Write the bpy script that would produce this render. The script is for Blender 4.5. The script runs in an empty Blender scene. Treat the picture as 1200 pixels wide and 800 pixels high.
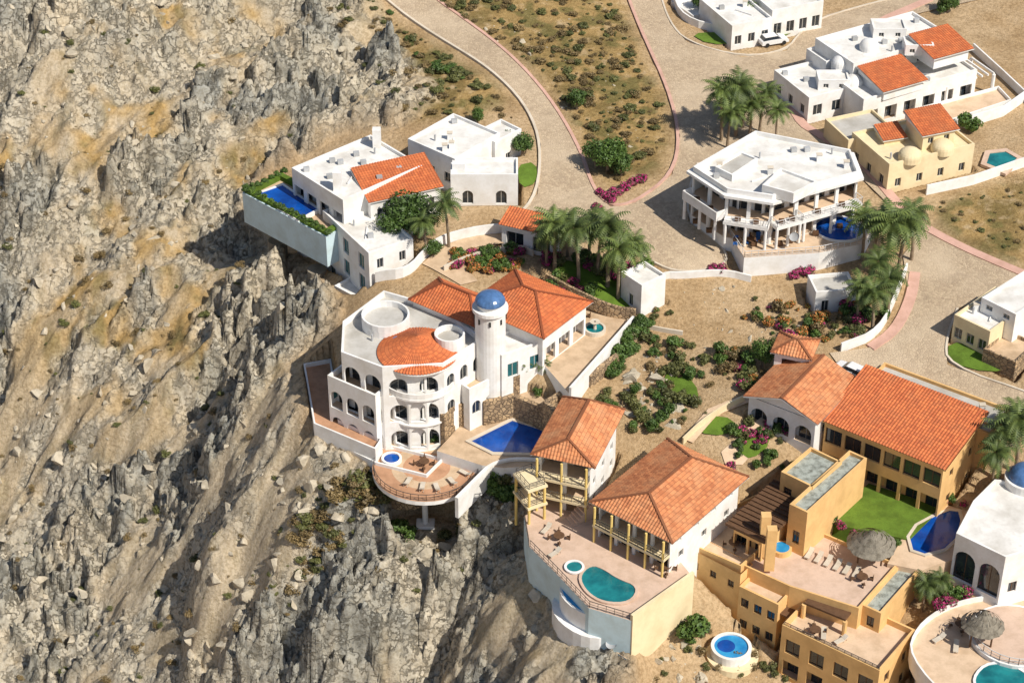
import bpy, math, random
import numpy as np
from mathutils import Vector, geometry
random.seed(5); rng=np.random.default_rng(5)
rad=math.radians
# ------------------------------------------------------------------ camera (survey model)
PITCH=rad(35); DIST=280.0; FPX=2500.0
CAM=np.array([0,-DIST*math.cos(PITCH),DIST*math.sin(PITCH)])
FW=np.array([0,math.cos(PITCH),-math.sin(PITCH)]); UPV=np.array([0,math.sin(PITCH),math.cos(PITCH)])
def ray(px,py): return FW+np.array([1,0,0])*(px-600)/FPX+UPV*(400-py)/FPX
def U(px,py,z=0.0):
    d=ray(px,py); t=(z-CAM[2])/d[2]; p=CAM+d*t
    return (float(p[0]),float(p[1]))
def ccw(p):
    a=sum(p[i-1][0]*p[i][1]-p[i][0]*p[i-1][1] for i in range(len(p)))
    return p if a>=0 else p[::-1]
def W(poly,z): return ccw([U(a,b,z) for a,b in poly])
def R(A,B,C,z):
    a=np.array(U(*A,z)); b=np.array(U(*B,z)); c=np.array(U(*C,z))
    u=(b-a)/np.linalg.norm(b-a); n=np.array([-u[1],u[0]]); d=float(np.dot(c-b,n))
    return [tuple(a),tuple(b),tuple(b+n*d),tuple(a+n*d)]
# ------------------------------------------------------------------ terrain heights (spot levels)
CP=[(0,0,10),(150,0,9),(300,0,7),(460,0,6),(600,0,5),(750,0,2),(900,0,0),(1050,0,0),(1200,0,0),(0,-80,18),(400,-80,12),(900,-80,2),(1300,-80,2),(-100,200,-10),(-100,600,-50),
(0,200,-9),(150,200,-8),(280,180,-5),(400,110,0),(290,300,-14),(345,335,-10),(420,150,0),(530,100,3.5),(620,130,2),(660,60,3.5),(700,240,0),(800,200,0),(800,300,-1),(1000,190,0),(1200,180,0),(1200,260,-1),(1050,300,-1.5),(1100,400,-3),(1200,460,-4),(1300,300,-1),(1300,500,-5),
(0,400,-28),(150,400,-22),(280,400,-17),(430,330,-3),(350,400,-12),(480,270,-1),(600,300,-1.5),(700,340,-2.5),(780,370,-4),(880,360,-3.5),(980,380,-3.5),
(0,600,-46),(200,600,-34),(300,510,-19),(348,450,-11),(358,500,-12.2),(400,540,-14.3),(440,590,-18.5),(452,572,-16.5),(497,632,-22),(490,665,-26),(400,700,-33),(250,800,-45),(0,820,-58),(560,630,-22),(530,800,-40),(598,640,-20),(610,720,-28),(618,655,-17.5),(655,725,-18.5),(700,765,-18.5),(600,800,-37),(690,805,-25),(290,450,-18),
(640,440,-5),(600,500,-11),(540,500,-12),(760,470,-7),(850,480,-6.5),(720,560,-11),(900,520,-8),(830,700,-17),(857,785,-21),(750,770,-19),(760,815,-23),(940,600,-13),(1050,600,-12),(1150,560,-10),(1180,780,-17),(1000,790,-22),(690,650,-12.5),(640,640,-14),(1300,800,-18),(700,430,-6),(800,440,-6.5)]
cx=[];cz=[]
for a,b,z in CP: cx.append(U(a,b,z)); cz.append(z)
cx=np.array(cx);cz=np.array(cz,float)
def phi(r2): return np.sqrt(r2+20.0)
n=len(cx); d2=((cx[:,None]-cx[None])**2).sum(-1)
A=np.zeros((n+3,n+3)); A[:n,:n]=phi(d2)-np.eye(n)*0.4; A[:n,n]=1;A[:n,n+1:]=cx;A[n,:n]=1;A[n+1:,:n]=cx.T
sol=np.linalg.solve(A,np.concatenate([cz,[0,0,0]]))
GX0,GY0,GS=-130.,-120.,1.5; gnx,gny=180,215
gx=GX0+GS*np.arange(gnx); gy=GY0+GS*np.arange(gny)
GXX,GYY=np.meshgrid(gx,gy)
Hg=sol[n]+sol[n+1]*GXX+sol[n+2]*GYY
for i in range(n): Hg+=sol[i]*phi((GXX-cx[i,0])**2+(GYY-cx[i,1])**2)
Hg=np.clip(Hg,-75,30)
def bil(G,x,y):
    fx=np.clip((np.asarray(x,float)-GX0)/GS,0,gnx-1.001); fy=np.clip((np.asarray(y,float)-GY0)/GS,0,gny-1.001)
    ix=fx.astype(int); iy=fy.astype(int); fx=fx-ix; fy=fy-iy
    return (G[iy,ix]*(1-fx)+G[iy,ix+1]*fx)*(1-fy)+(G[iy+1,ix]*(1-fx)+G[iy+1,ix+1]*fx)*fy
def H(x,y): return float(bil(Hg,x,y))
def gp(px,py):
    d=ray(px,py); t=np.linspace(170,520,1400); P=CAM[None]+t[:,None]*d[None]
    hh=bil(Hg,P[:,0],P[:,1]); k=np.argmax(P[:,2]<hh)
    if k==0: k=len(t)-1
    a=P[k-1,2]-hh[k-1]; b=hh[k]-P[k,2]; f=a/(a+b+1e-9); p=P[k-1]*(1-f)+P[k]*f
    return (float(p[0]),float(p[1]),float(p[2]))
def G2(poly): return [gp(a,b)[:2] for a,b in poly]
def inpoly(x,y,poly):
    x=np.asarray(x,float);y=np.asarray(y,float)
    r=np.zeros(np.shape(x),bool); m=len(poly)
    for i in range(m):
        x1,y1=poly[i];x2,y2=poly[(i+1)%m]
        c=((y1>y)!=(y2>y))
        xi=(x2-x1)*(y-y1)/((y2-y1) if y2!=y1 else 1e-9)+x1
        r=r^(c&(x<xi))
    return r
PADS=[];PLACED=[];HUG=[]
# ------------------------------------------------------------------ materials
def newmat(name):
    m=bpy.data.materials.new(name); m.use_nodes=True; nt=m.node_tree
    return m,nt,nt.nodes['Principled BSDF']
def N(nt,t,**k):
    nd=nt.nodes.new(t)
    for a,b in k.items(): setattr(nd,a,b)
    return nd
def mixc(nt,a,b,fac,mode='MIX'):
    m=N(nt,'ShaderNodeMix',data_type='RGBA',blend_type=mode)
    for s,v in ((6,a),(7,b),(0,fac)):
        if hasattr(v,'is_linked'): nt.links.new(v,m.inputs[s])
        elif s==0: m.inputs[0].default_value=v
        else: m.inputs[s].default_value=(*v,1) if len(v)==3 else v
    return m.outputs[2]
def noise(nt,scale,detail=4,vec=None,rough=.6):
    t=N(nt,'ShaderNodeTexNoise'); t.inputs['Scale'].default_value=scale; t.inputs['Detail'].default_value=detail; t.inputs['Roughness'].default_value=rough
    if vec is None:
        tc=N(nt,'ShaderNodeNewGeometry'); vec=tc.outputs['Position']
    nt.links.new(vec,t.inputs['Vector']); return t.outputs['Fac']
def ramp(nt,fac,lo,hi,a=0.,b=1.):
    m=N(nt,'ShaderNodeMapRange'); m.inputs[1].default_value=lo;m.inputs[2].default_value=hi;m.inputs[3].default_value=a;m.inputs[4].default_value=b
    nt.links.new(fac,m.inputs[0]); return m.outputs[0]
def bump(nt,bs,h,st,dist):
    b=N(nt,'ShaderNodeBump'); b.inputs['Strength'].default_value=st; b.inputs['Distance'].default_value=dist
    nt.links.new(h,b.inputs['Height']); nt.links.new(b.outputs[0],bs.inputs['Normal']); return b
def simple(name,col,rough=.8,dark=.75,s1=.35,s2=3.,bst=.0,bsc=8.,metal=0,spec=.3):
    m,nt,bs=newmat(name); bs.inputs['Roughness'].default_value=rough; bs.inputs['Metallic'].default_value=metal
    bs.inputs['Specular IOR Level'].default_value=spec
    d=tuple(c*dark*(1,.97,.92)[i] for i,c in enumerate(col))
    c=mixc(nt,col,d,ramp(nt,noise(nt,s1,4),.42,.7)); c=mixc(nt,c,d,ramp(nt,noise(nt,s2,4),.5,.85,0,.7))
    nt.links.new(c,bs.inputs['Base Color'])
    if bst: bump(nt,bs,noise(nt,bsc,4),bst,.1)
    return m
M={}
M['white']=simple('white_plaster',(.83,.82,.80),.85,.86,.5,2.5)
M['white_roof']=simple('white_roof_coating',(.79,.77,.73),.9,.70,.25,1.5)
M['cream']=simple('ochre_plaster',(.77,.49,.21),.88,.82,.4,2.)
M['pale_cream']=simple('pale_cream_plaster',(.80,.67,.43),.88,.86,.4,2)
M['cream_floor']=simple('terrace_paving',(.69,.51,.35),.8,.78,.6,4)
M['pink_floor']=simple('pink_terrace_paving',(.64,.47,.36),.8,.8,.6,4)
M['tan_floor']=simple('tan_paving',(.60,.44,.29),.8,.72,.6,4)
M['grey_roof']=simple('grey_roof',(.52,.50,.46),.9,.72,.3,2)
M['gravel']=simple('gravel_roof',(.42,.45,.40),.95,.35,1.2,9,.8,9)
M['blue_wall']=simple('pale_blue_plaster',(.56,.70,.75),.8,.84,.4,2)
M['yellow']=simple('yellow_column_paint',(.78,.58,.20),.8,.85)
M['brown']=simple('dark_timber',(.14,.075,.04),.7,.7,2,8)
M['glass']=simple('window_glass',(.025,.035,.045),.08,.6,.5,1.5,spec=.8)
M['teal_glass']=simple('teal_window_glass',(.03,.15,.17),.08,.6,.5,1.5,spec=.8)
M['frame']=simple('window_frame',(.5,.48,.44),.6)
M['rail']=simple('dark_metal_rail',(.10,.09,.085),.5)
M['white_rail']=simple('white_rail',(.7,.7,.7),.5)
M['dome_blue']=simple('blue_dome_tile',(.09,.19,.40),.3,.6,1.,6)
M['concrete']=simple('concrete',(.30,.26,.20),.9,.7,.4,2,.3,5)
M['kerb_w']=simple('pale_kerb',(.66,.58,.47),.85,.8)
M['kerb_p']=simple('pink_paving',(.63,.39,.31),.85,.8,.5,4)
M['thatch']=simple('palm_thatch',(.27,.24,.19),1,.45,1.5,9,.9,10)
M['cushion']=simple('blue_cushion',(.03,.13,.42),.8)
M['lounge']=simple('beige_cushion',(.62,.55,.45),.8)
M['metal']=simple('grey_metal',(.45,.46,.47),.45)
M['paint_w']=simple('white_car_paint',(.8,.8,.8),.25,.95,spec=.6)
M['tyre']=simple('tyre_rubber',(.03,.03,.03),.8)
M['red_floor']=simple('terracotta_paving',(.52,.29,.17),.8,.72,.6,4)
def stone_mat():
    m,nt,bs=newmat('stone_masonry'); bs.inputs['Roughness'].default_value=.95
    v=N(nt,'ShaderNodeTexVoronoi'); v.inputs['Scale'].default_value=1.7; g=N(nt,'ShaderNodeNewGeometry'); nt.links.new(g.outputs['Position'],v.inputs['Vector'])
    e=N(nt,'ShaderNodeTexVoronoi',feature='DISTANCE_TO_EDGE'); e.inputs['Scale'].default_value=1.7; nt.links.new(g.outputs['Position'],e.inputs['Vector'])
    sp=N(nt,'ShaderNodeSeparateColor'); nt.links.new(v.outputs['Color'],sp.inputs[0])
    c=mixc(nt,(.50,.35,.20),(.26,.18,.11),sp.outputs[0]); c=mixc(nt,(.14,.10,.07),c,ramp(nt,e.outputs[0],0,.06))
    nt.links.new(c,bs.inputs['Base Color']); bump(nt,bs,ramp(nt,e.outputs[0],0,.12),.8,.2); return m
M['stonew']=stone_mat()
def cobble():
    m,nt,bs=newmat('cobblestone'); bs.inputs['Roughness'].default_value=.9
    g=N(nt,'ShaderNodeNewGeometry')
    v=N(nt,'ShaderNodeTexVoronoi'); v.inputs['Scale'].default_value=2.6; nt.links.new(g.outputs['Position'],v.inputs['Vector'])
    e=N(nt,'ShaderNodeTexVoronoi',feature='DISTANCE_TO_EDGE'); e.inputs['Scale'].default_value=2.6; nt.links.new(g.outputs['Position'],e.inputs['Vector'])
    sp=N(nt,'ShaderNodeSeparateColor'); nt.links.new(v.outputs['Color'],sp.inputs[0])
    c=mixc(nt,(.54,.42,.28),(.40,.30,.20),sp.outputs[0]); c=mixc(nt,(.30,.22,.15),c,ramp(nt,e.outputs[0],0,.05))
    c=mixc(nt,c,(.59,.47,.33),ramp(nt,noise(nt,.12,4),.45,.7,0,.8)); c=mixc(nt,c,(.32,.245,.17),ramp(nt,noise(nt,.35,5),.55,.8,0,.6))
    nt.links.new(c,bs.inputs['Base Color']); bump(nt,bs,ramp(nt,e.outputs[0],0,.12),.5,.08); return m
M['cobble']=cobble()
def tile_mat(name,c1,c2,c3):
    m,nt,bs=newmat(name); bs.inputs['Roughness'].default_value=.85
    uv=N(nt,'ShaderNodeUVMap'); mp=N(nt,'ShaderNodeVectorMath',operation='DIVIDE'); mp.inputs[1].default_value=(.42,.5,1); nt.links.new(uv.outputs[0],mp.inputs[0])
    fl=N(nt,'ShaderNodeVectorMath',operation='FLOOR'); nt.links.new(mp.outputs[0],fl.inputs[0])
    wn=N(nt,'ShaderNodeTexWhiteNoise',noise_dimensions='2D'); nt.links.new(fl.outputs[0],wn.inputs['Vector'])
    c=mixc(nt,c1,c2,wn.outputs['Value']); c=mixc(nt,c,c3,ramp(nt,noise(nt,.5,5),.45,.75,0,.75))
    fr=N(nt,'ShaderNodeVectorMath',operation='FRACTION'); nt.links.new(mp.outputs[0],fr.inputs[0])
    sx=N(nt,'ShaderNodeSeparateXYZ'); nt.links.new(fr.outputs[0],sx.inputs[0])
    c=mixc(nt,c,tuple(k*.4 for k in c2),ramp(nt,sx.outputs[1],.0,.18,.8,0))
    nt.links.new(c,bs.inputs['Base Color']); bump(nt,bs,sx.outputs[1],.5,.05); return m
M['tile']=tile_mat('terracotta_tile',(.66,.19,.06),(.46,.115,.038),(.42,.14,.055))
M['tile2']=tile_mat('sunbleached_terracotta_tile',(.68,.27,.11),(.42,.145,.058),(.60,.32,.16))
def water(name,col,deep):
    m,nt,bs=newmat(name); bs.inputs['Roughness'].default_value=.06
    c=mixc(nt,col,deep,ramp(nt,noise(nt,.4,3),.35,.65)); nt.links.new(c,bs.inputs['Base Color'])
    bump(nt,bs,noise(nt,2.5,3),.15,.1); return m
M['pool']=water('pool_water_blue',(.006,.09,.42),(.004,.045,.24))
M['pool_l']=water('pool_water_light',(.04,.35,.66),(.02,.20,.48))
M['pool_t']=water('pool_water_teal',(.02,.24,.25),(.01,.12,.14))
def leaf(name,a,b,c3=None):
    m,nt,bs=newmat(name); bs.inputs['Roughness'].default_value=.6
    c=mixc(nt,a,b,ramp(nt,noise(nt,1.6,3),.35,.65))
    oi=N(nt,'ShaderNodeObjectInfo'); c=mixc(nt,c,tuple(k*.55 for k in b),ramp(nt,oi.outputs['Random'],0,1,0,.6))
    if c3: c=mixc(nt,c,c3,ramp(nt,noise(nt,4.,2),.48,.53))
    nt.links.new(c,bs.inputs['Base Color']); return m
M['leaf']=leaf('green_foliage',(.12,.20,.03),(.055,.11,.02))
M['leaf_o']=leaf('olive_foliage',(.18,.18,.05),(.09,.10,.03))
M['leaf_d']=leaf('dry_foliage',(.30,.21,.085),(.17,.12,.048))
M['leaf_p']=leaf('palm_foliage',(.17,.22,.045),(.07,.11,.025))
M['boug']=leaf('bougainvillea_foliage',(.07,.10,.02),(.045,.07,.02),(.55,.03,.20))
M['flower']=leaf('flowering_foliage',(.14,.18,.03),(.08,.11,.02),(.60,.22,.06))
M['trunk']=simple('palm_bark',(.29,.22,.15),.95,.6,2,9)
M['lawn']=simple('lawn_grass',(.13,.22,.025),.95,.6,.5,3,.8,12)
M['rockm']=simple('boulder_rock',(.54,.475,.365),.95,.62,.6,3,.8,4)
# ------------------------------------------------------------------ mesh helpers
class P:
    def __init__(s,mat): s.v=[];s.f=[];s.uv={};s.mat=mat
    def add(s,vs,fs,uvs=None):
        o=len(s.v); s.v+= [tuple(map(float,a)) for a in vs]
        for i,f in enumerate(fs):
            if uvs is not None: s.uv[len(s.f)]=uvs[i]
            s.f.append([o+k for k in f])
    def quad(s,a,b,c,d): s.add([a,b,c,d],[(0,1,2,3)])
    def poly(s,pts,z): s.add([(x,y,z) for x,y in pts],[tuple(range(len(pts)))])
    def prism(s,pts,z0,z1,top=True,bot=True):
        m=len(pts); vs=[(x,y,z0) for x,y in pts]+[(x,y,z1) for x,y in pts]
        fs=[(i,(i+1)%m,m+(i+1)%m,m+i) for i in range(m)]
        if top: fs.append(tuple(range(m,2*m)))
        if bot: fs.append(tuple(range(m-1,-1,-1)))
        s.add(vs,fs)
    def ring(s,o,i_,z0,z1):
        m=len(o)
        for k in range(m):
            j=(k+1)%m
            a,b,c,d=o[k],o[j],i_[j],i_[k]
            s.quad((*a,z0),(*b,z0),(*b,z1),(*a,z1)); s.quad((*c,z0),(*d,z0),(*d,z1),(*c,z1))
            s.quad((*a,z1),(*b,z1),(*c,z1),(*d,z1)); s.quad((*d,z0),(*c,z0),(*b,z0),(*a,z0))
    def seg(s,p,q,w,z0,z1,z0b=None,z1b=None):
        z0b=z0 if z0b is None else z0b; z1b=z1 if z1b is None else z1b
        p=np.array(p[:2],float);q=np.array(q[:2],float);d=q-p;L=np.linalg.norm(d)
        if L<1e-6:return
        nn=np.array([-d[1],d[0]])/L*w/2
        a,b,c,e=p-nn,q-nn,q+nn,p+nn
        s.add([(*a,z0),(*b,z0b),(*c,z0b),(*e,z0),(*a,z1),(*b,z1b),(*c,z1b),(*e,z1)],[(0,3,2,1),(4,5,6,7),(0,1,5,4),(1,2,6,5),(2,3,7,6),(3,0,4,7)])
    def path(s,pts,w,zb,zt,closed=False):
        pts=[np.array(p[:2],float) for p in pts]; m=len(pts); Ls=[];Rs=[]
        if len(zb)!=m: zb=[zb[0]]*m; zt=[zt[0]]*m
        for i in range(m):
            a=pts[(i-1)%m] if (i>0 or closed) else None; c=pts[(i+1)%m] if (i<m-1 or closed) else None
            ns=[]
            if a is not None: d=pts[i]-a; ns.append(np.array([-d[1],d[0]])/(np.linalg.norm(d)+1e-9))
            if c is not None: d=c-pts[i]; ns.append(np.array([-d[1],d[0]])/(np.linalg.norm(d)+1e-9))
            k=sum(ns); k=k/(np.linalg.norm(k)+1e-9); k=k/max(.4,float(np.dot(k,ns[0])))
            Ls.append(pts[i]+k*w/2);Rs.append(pts[i]-k*w/2)
        e=m if closed else m-1
        for i in range(e):
            j=(i+1)%m
            s.quad((*Rs[i],zb[i]),(*Rs[j],zb[j]),(*Rs[j],zt[j]),(*Rs[i],zt[i])); s.quad((*Ls[j],zb[j]),(*Ls[i],zb[i]),(*Ls[i],zt[i]),(*Ls[j],zt[j]))
            s.quad((*Rs[i],zt[i]),(*Rs[j],zt[j]),(*Ls[j],zt[j]),(*Ls[i],zt[i]))
        if not closed:
            s.quad((*Ls[0],zb[0]),(*Rs[0],zb[0]),(*Rs[0],zt[0]),(*Ls[0],zt[0])); s.quad((*Rs[-1],zb[-1]),(*Ls[-1],zb[-1]),(*Ls[-1],zt[-1]),(*Rs[-1],zt[-1]))
    def cyl(s,c,r,z0,z1,n=20,r2=None,top=True):
        r2=r if r2 is None else r2
        a=[(c[0]+r*math.cos(2*math.pi*i/n),c[1]+r*math.sin(2*math.pi*i/n),z0) for i in range(n)]
        b=[(c[0]+r2*math.cos(2*math.pi*i/n),c[1]+r2*math.sin(2*math.pi*i/n),z1) for i in range(n)]
        s.add(a+b,[(i,(i+1)%n,n+(i+1)%n,n+i) for i in range(n)]+([tuple(range(n,2*n))] if top else []))
    def dome(s,c,r,z,h,n=20,k=6):
        vs=[];fs=[]
        for j in range(k):
            t=j/k*math.pi/2
            for i in range(n): vs.append((c[0]+r*math.cos(t)*math.cos(2*math.pi*i/n),c[1]+r*math.cos(t)*math.sin(2*math.pi*i/n),z+h*math.sin(t)))
        vs.append((c[0],c[1],z+h))
        for j in range(k-1):
            for i in range(n): fs.append((j*n+i,j*n+(i+1)%n,(j+1)*n+(i+1)%n,(j+1)*n+i))
        for i in range(n): fs.append(((k-1)*n+i,(k-1)*n+(i+1)%n,k*n))
        s.add(vs,fs)
    def mesh(s,name):
        me=bpy.data.meshes.new(name); me.from_pydata(s.v,[],s.f)
        if s.uv:
            uvl=me.uv_layers.new(name='UVMap'); dat=np.zeros(len(me.loops)*2,np.float32); k=0
            for i,f in enumerate(s.f):
                u=s.uv.get(i)
                for j in range(len(f)):
                    if u is not None: dat[2*k:2*k+2]=u[j]
                    k+=1
            uvl.data.foreach_set('uv',dat)
        me.materials.append(s.mat); me.update(); return me
COL=bpy.context.scene.collection
def link(o): COL.objects.link(o); return o
class Bld:
    def __init__(s,name): s.n=name; s.p={}
    def __call__(s,part,mat=None):
        if part not in s.p: s.p[part]=P(M[mat])
        return s.p[part]
    def done(s):
        allv=np.array([v for p in s.p.values() for v in p.v]); c=(allv.min(0)+allv.max(0))/2; c[2]=allv[:,2].min()
        if len(s.p)==1:
            k,p=list(s.p.items())[0]; p.v=[tuple(np.array(v)-c) for v in p.v]; o=link(bpy.data.objects.new(s.n,p.mesh(s.n))); o.location=c; return o
        e=link(bpy.data.objects.new(s.n,None)); e.location=c; e.empty_display_size=.5
        for k,p in s.p.items():
            p.v=[tuple(np.array(v)-c) for v in p.v]
            o=link(bpy.data.objects.new(k,p.mesh(s.n+'_'+k))); o.parent=e
        return e
def offp(poly,d):
    m=len(poly);out=[]
    for i in range(m):
        a=np.array(poly[i-1]);b=np.array(poly[i]);c=np.array(poly[(i+1)%m])
        d1=(b-a)/(np.linalg.norm(b-a)+1e-9);d2=(c-b)/(np.linalg.norm(c-b)+1e-9)
        n1=np.array([d1[1],-d1[0]]);n2=np.array([d2[1],-d2[0]]);k=n1+n2;k/= (np.linalg.norm(k)+1e-9); k/=max(.4,float(np.dot(k,n1)))
        out.append(tuple(b+k*d))
    return out
def arc(c,r,a0,a1,n,ry=None):
    ry=ry or r
    return [(c[0]+r*math.cos(rad(a0+(a1-a0)*i/n)),c[1]+ry*math.sin(rad(a0+(a1-a0)*i/n))) for i in range(n+1)]
def wall(b,p,q,z0,z1,n=0,w=1.2,h=1.5,sill=.9,arch=False,depth=.22,wm='white',gm='glass',fm='frame',inner=None):
    wp=b('walls_'+wm,wm); p=np.array(p,float);q=np.array(q,float);L=np.linalg.norm(q-p)
    if L<.05: return
    u=(q-p)/L; nr=np.array([u[1],-u[0]])
    def T(s_,z,d=0): x=p+u*s_-nr*d; return (x[0],x[1],z)
    if n==0: wp.quad(T(0,z0),T(L,z0),T(L,z1),T(0,z1)); return
    bay=L/n; w=min(w,bay*.84); h=min(h,z1-z0-sill-.2); t=min(depth,.3)
    gp_=b('windows_'+gm,gm); fp=b('window_frames',fm)
    for i in range(n):
        s0=i*bay; a=s0+(bay-w)/2; e=a+w; zs=z0+sill; zt=zs+h
        wp.quad(T(s0,z0),T(a,z0),T(a,z1),T(s0,z1)); wp.quad(T(e,z0),T(s0+bay,z0),T(s0+bay,z1),T(e,z1))
        if sill>0: wp.quad(T(a,z0),T(e,z0),T(e,zs),T(a,zs)); wp.quad(T(a,zs),T(e,zs),T(e,zs,t),T(a,zs,t))
        if arch:
            ra=min(w/2,h*.5); k=8; xs=[a+w/2*(1-math.cos(math.pi*j/k)) for j in range(k+1)]; zz=[zt-ra+ra*math.sin(math.pi*j/k) for j in range(k+1)]
        else: ra=0;k=1;xs=[a,e];zz=[zt,zt]
        for j in range(k):
            wp.quad(T(xs[j],zz[j]),T(xs[j+1],zz[j+1]),T(xs[j+1],z1),T(xs[j],z1)); wp.quad(T(xs[j],zz[j]),T(xs[j],zz[j],t),T(xs[j+1],zz[j+1],t),T(xs[j+1],zz[j+1]))
        wp.quad(T(a,zs),T(a,zs,t),T(a,zt-ra,t),T(a,zt-ra)); wp.quad(T(e,zs),T(e,zt-ra),T(e,zt-ra,t),T(e,zs,t))
        if depth<=.5:
            gp_.quad(T(a-.05,zs-.05,depth),T(e+.05,zs-.05,depth),T(e+.05,zt+.05,depth),T(a-.05,zt+.05,depth))
            mid=(a+e)/2
            fp.quad(T(mid-.05,zs,depth-.04),T(mid+.05,zs,depth-.04),T(mid+.05,zt-.02,depth-.04),T(mid-.05,zt-.02,depth-.04))
            for (x0,x1,y0,y1) in ((a,a+.08,zs,zt-ra),(e-.08,e,zs,zt-ra),(a,e,zs,zs+.08)):
                fp.quad(T(x0,y0,depth-.03),T(x1,y0,depth-.03),T(x1,y1,depth-.03),T(x0,y1,depth-.03))
        else:
            g0=a+.15;g1=e-.15;gz=z0+min(2.4,(z1-z0)*.8)
            gp_.quad(T(g0,z0+.05,depth-.04),T(g1,z0+.05,depth-.04),T(g1,gz,depth-.04),T(g0,gz,depth-.04))
            mid=(a+e)/2
            for x in (g0,mid,g1-.06): fp.quad(T(x,z0+.05,depth-.08),T(x+.07,z0+.05,depth-.08),T(x+.07,gz,depth-.08),T(x,gz,depth-.08))
    if depth>.5:
        iw=b('inner_walls_'+(inner or wm),inner or wm); iw.quad(T(0,z0,depth),T(L,z0,depth),T(L,z1,depth),T(0,z1,depth))
def block(b,poly,zs,ed={},wm='white',roof='white_roof',par=.5,base=None,rz=True,pad=True,**kw):
    """stack of storeys. ed[(level,edge)] or ed[edge] -> wall kwargs"""
    if base is not None: b('walls_'+wm,wm).prism(poly,base,zs[0],False,False)
    for l in range(len(zs)-1):
        deep=False
        for i in range(len(poly)):
            sp=ed.get((l,i),ed.get(i,None)); k=dict(kw)
            if sp: k.update(sp)
            deep|=k.get('depth',0)>.5
            wall(b,poly[i],poly[(i+1)%len(poly)],zs[l],zs[l+1],wm=wm,**k)
        if deep: b('floors','cream_floor').poly(poly,zs[l]+.01); b('walls_'+wm,wm).poly(poly[::-1],zs[l+1]-.02)
    if rz:
        z=zs[-1]; b('roof_'+roof,roof).poly(poly,z+.02)
        if par: b('walls_'+wm,wm).ring(poly,offp(poly,-.28),z,z+par)
    if pad: PADS.append((offp(poly,.6),zs[0]-.3 if base is not None else zs[0]-.05))
def platform(b,poly,z0,z1,wm='white',fm='cream_floor',par=0,pad=True):
    b('walls_'+wm,wm).prism(poly,z0,z1,False,True); b('terrace_floor_'+fm,fm).poly(poly,z1)
    if par: b('walls_'+wm,wm).ring(poly,offp(poly,-.22),z1,z1+par)
    if pad: PADS.append((offp(poly,.2),z1-.6))
def rail(b,pts,z,h=1.0,mat='rail',closed=False,sp=.9):
    r=b('railing_'+mat,mat); m=len(pts)
    for i in range(m if closed else m-1):
        p=np.array(pts[i]);q=np.array(pts[(i+1)%m]); r.seg(p,q,.07,z+h-.07,z+h); r.seg(p,q,.04,z+h*.5,z+h*.5+.04); r.seg(p,q,.04,z+.1,z+.14)
        L=np.linalg.norm(q-p); k=max(1,int(L/sp))
        for j in range(k+1):
            c=p+(q-p)*j/k; r.seg(c-[.03,0],c+[.03,0],.06,z,z+h-.07)
def balcony(b,p,q,z,out,wm='white',r='rail',th=.35,inset=0,par=False):
    p=np.array(p,float);q=np.array(q,float);L=np.linalg.norm(q-p);u=(q-p)/L;nr=np.array([u[1],-u[0]])
    a=p+u*inset+nr*.004;c=q-u*inset+nr*.004
    poly=[tuple(a+nr*out),tuple(c+nr*out),tuple(c),tuple(a)]
    b('balcony_slabs',wm).prism(poly,z-th,z)
    e=offp(poly,-.08)
    if par: b('balcony_slabs',wm).path([e[3],e[0],e[1],e[2]],.15,[z]*4,[z+.95]*4)
    else: rail(b,[e[3],e[0],e[1],e[2]],z,1.0,r)
def slope(b,E0,E1,R0,R1,mat='tile',eave='white',amp=.055,per=.42):
    pt=b('roof_tiles_'+mat,mat); E0,E1,R0,R1=[np.array(k,float) for k in (E0,E1,R0,R1)]
    u=E1-E0;L=np.linalg.norm(u);u/=L
    vv=R0-E0; ur0=float(np.dot(vv,u)); v=vv-u*ur0; V=np.linalg.norm(v); v/=V; ur1=float(np.dot(R1-E0,u)); nrm=np.cross(u,v)
    k=max(4,int(L/per*4))
    vs=[];fs=[];uvs=[];pu=None
    for i in range(k+1):
        s_=L*i/k
        if s_<ur0: vm=V*s_/max(ur0,1e-6)
        elif s_>ur1: vm=V*(L-s_)/max(L-ur1,1e-6)
        else: vm=V
        o=nrm*amp*(math.sin(2*math.pi*s_/per)+1)
        vs+= [E0+u*s_+o, E0+u*s_+v*max(vm,.01)+o]
        uvs_=(s_,0),(s_,vm)
        if i:
            j=2*i; fs.append((j-2,j,j+1,j-1)); uvs.append([pu[0],uvs_[0],uvs_[1],pu[1]])
        pu=uvs_
    pt.add(vs,fs,uvs)
    dn=nrm*-.02; d2=nrm*-.2; e=b('eaves',eave)
    e.add([E0+dn,E1+dn,R1+dn,R0+dn,E0+d2,E1+d2,R1+d2,R0+d2],[(0,1,5,4),(1,2,6,5),(3,0,4,7),(7,6,5,4)])
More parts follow.
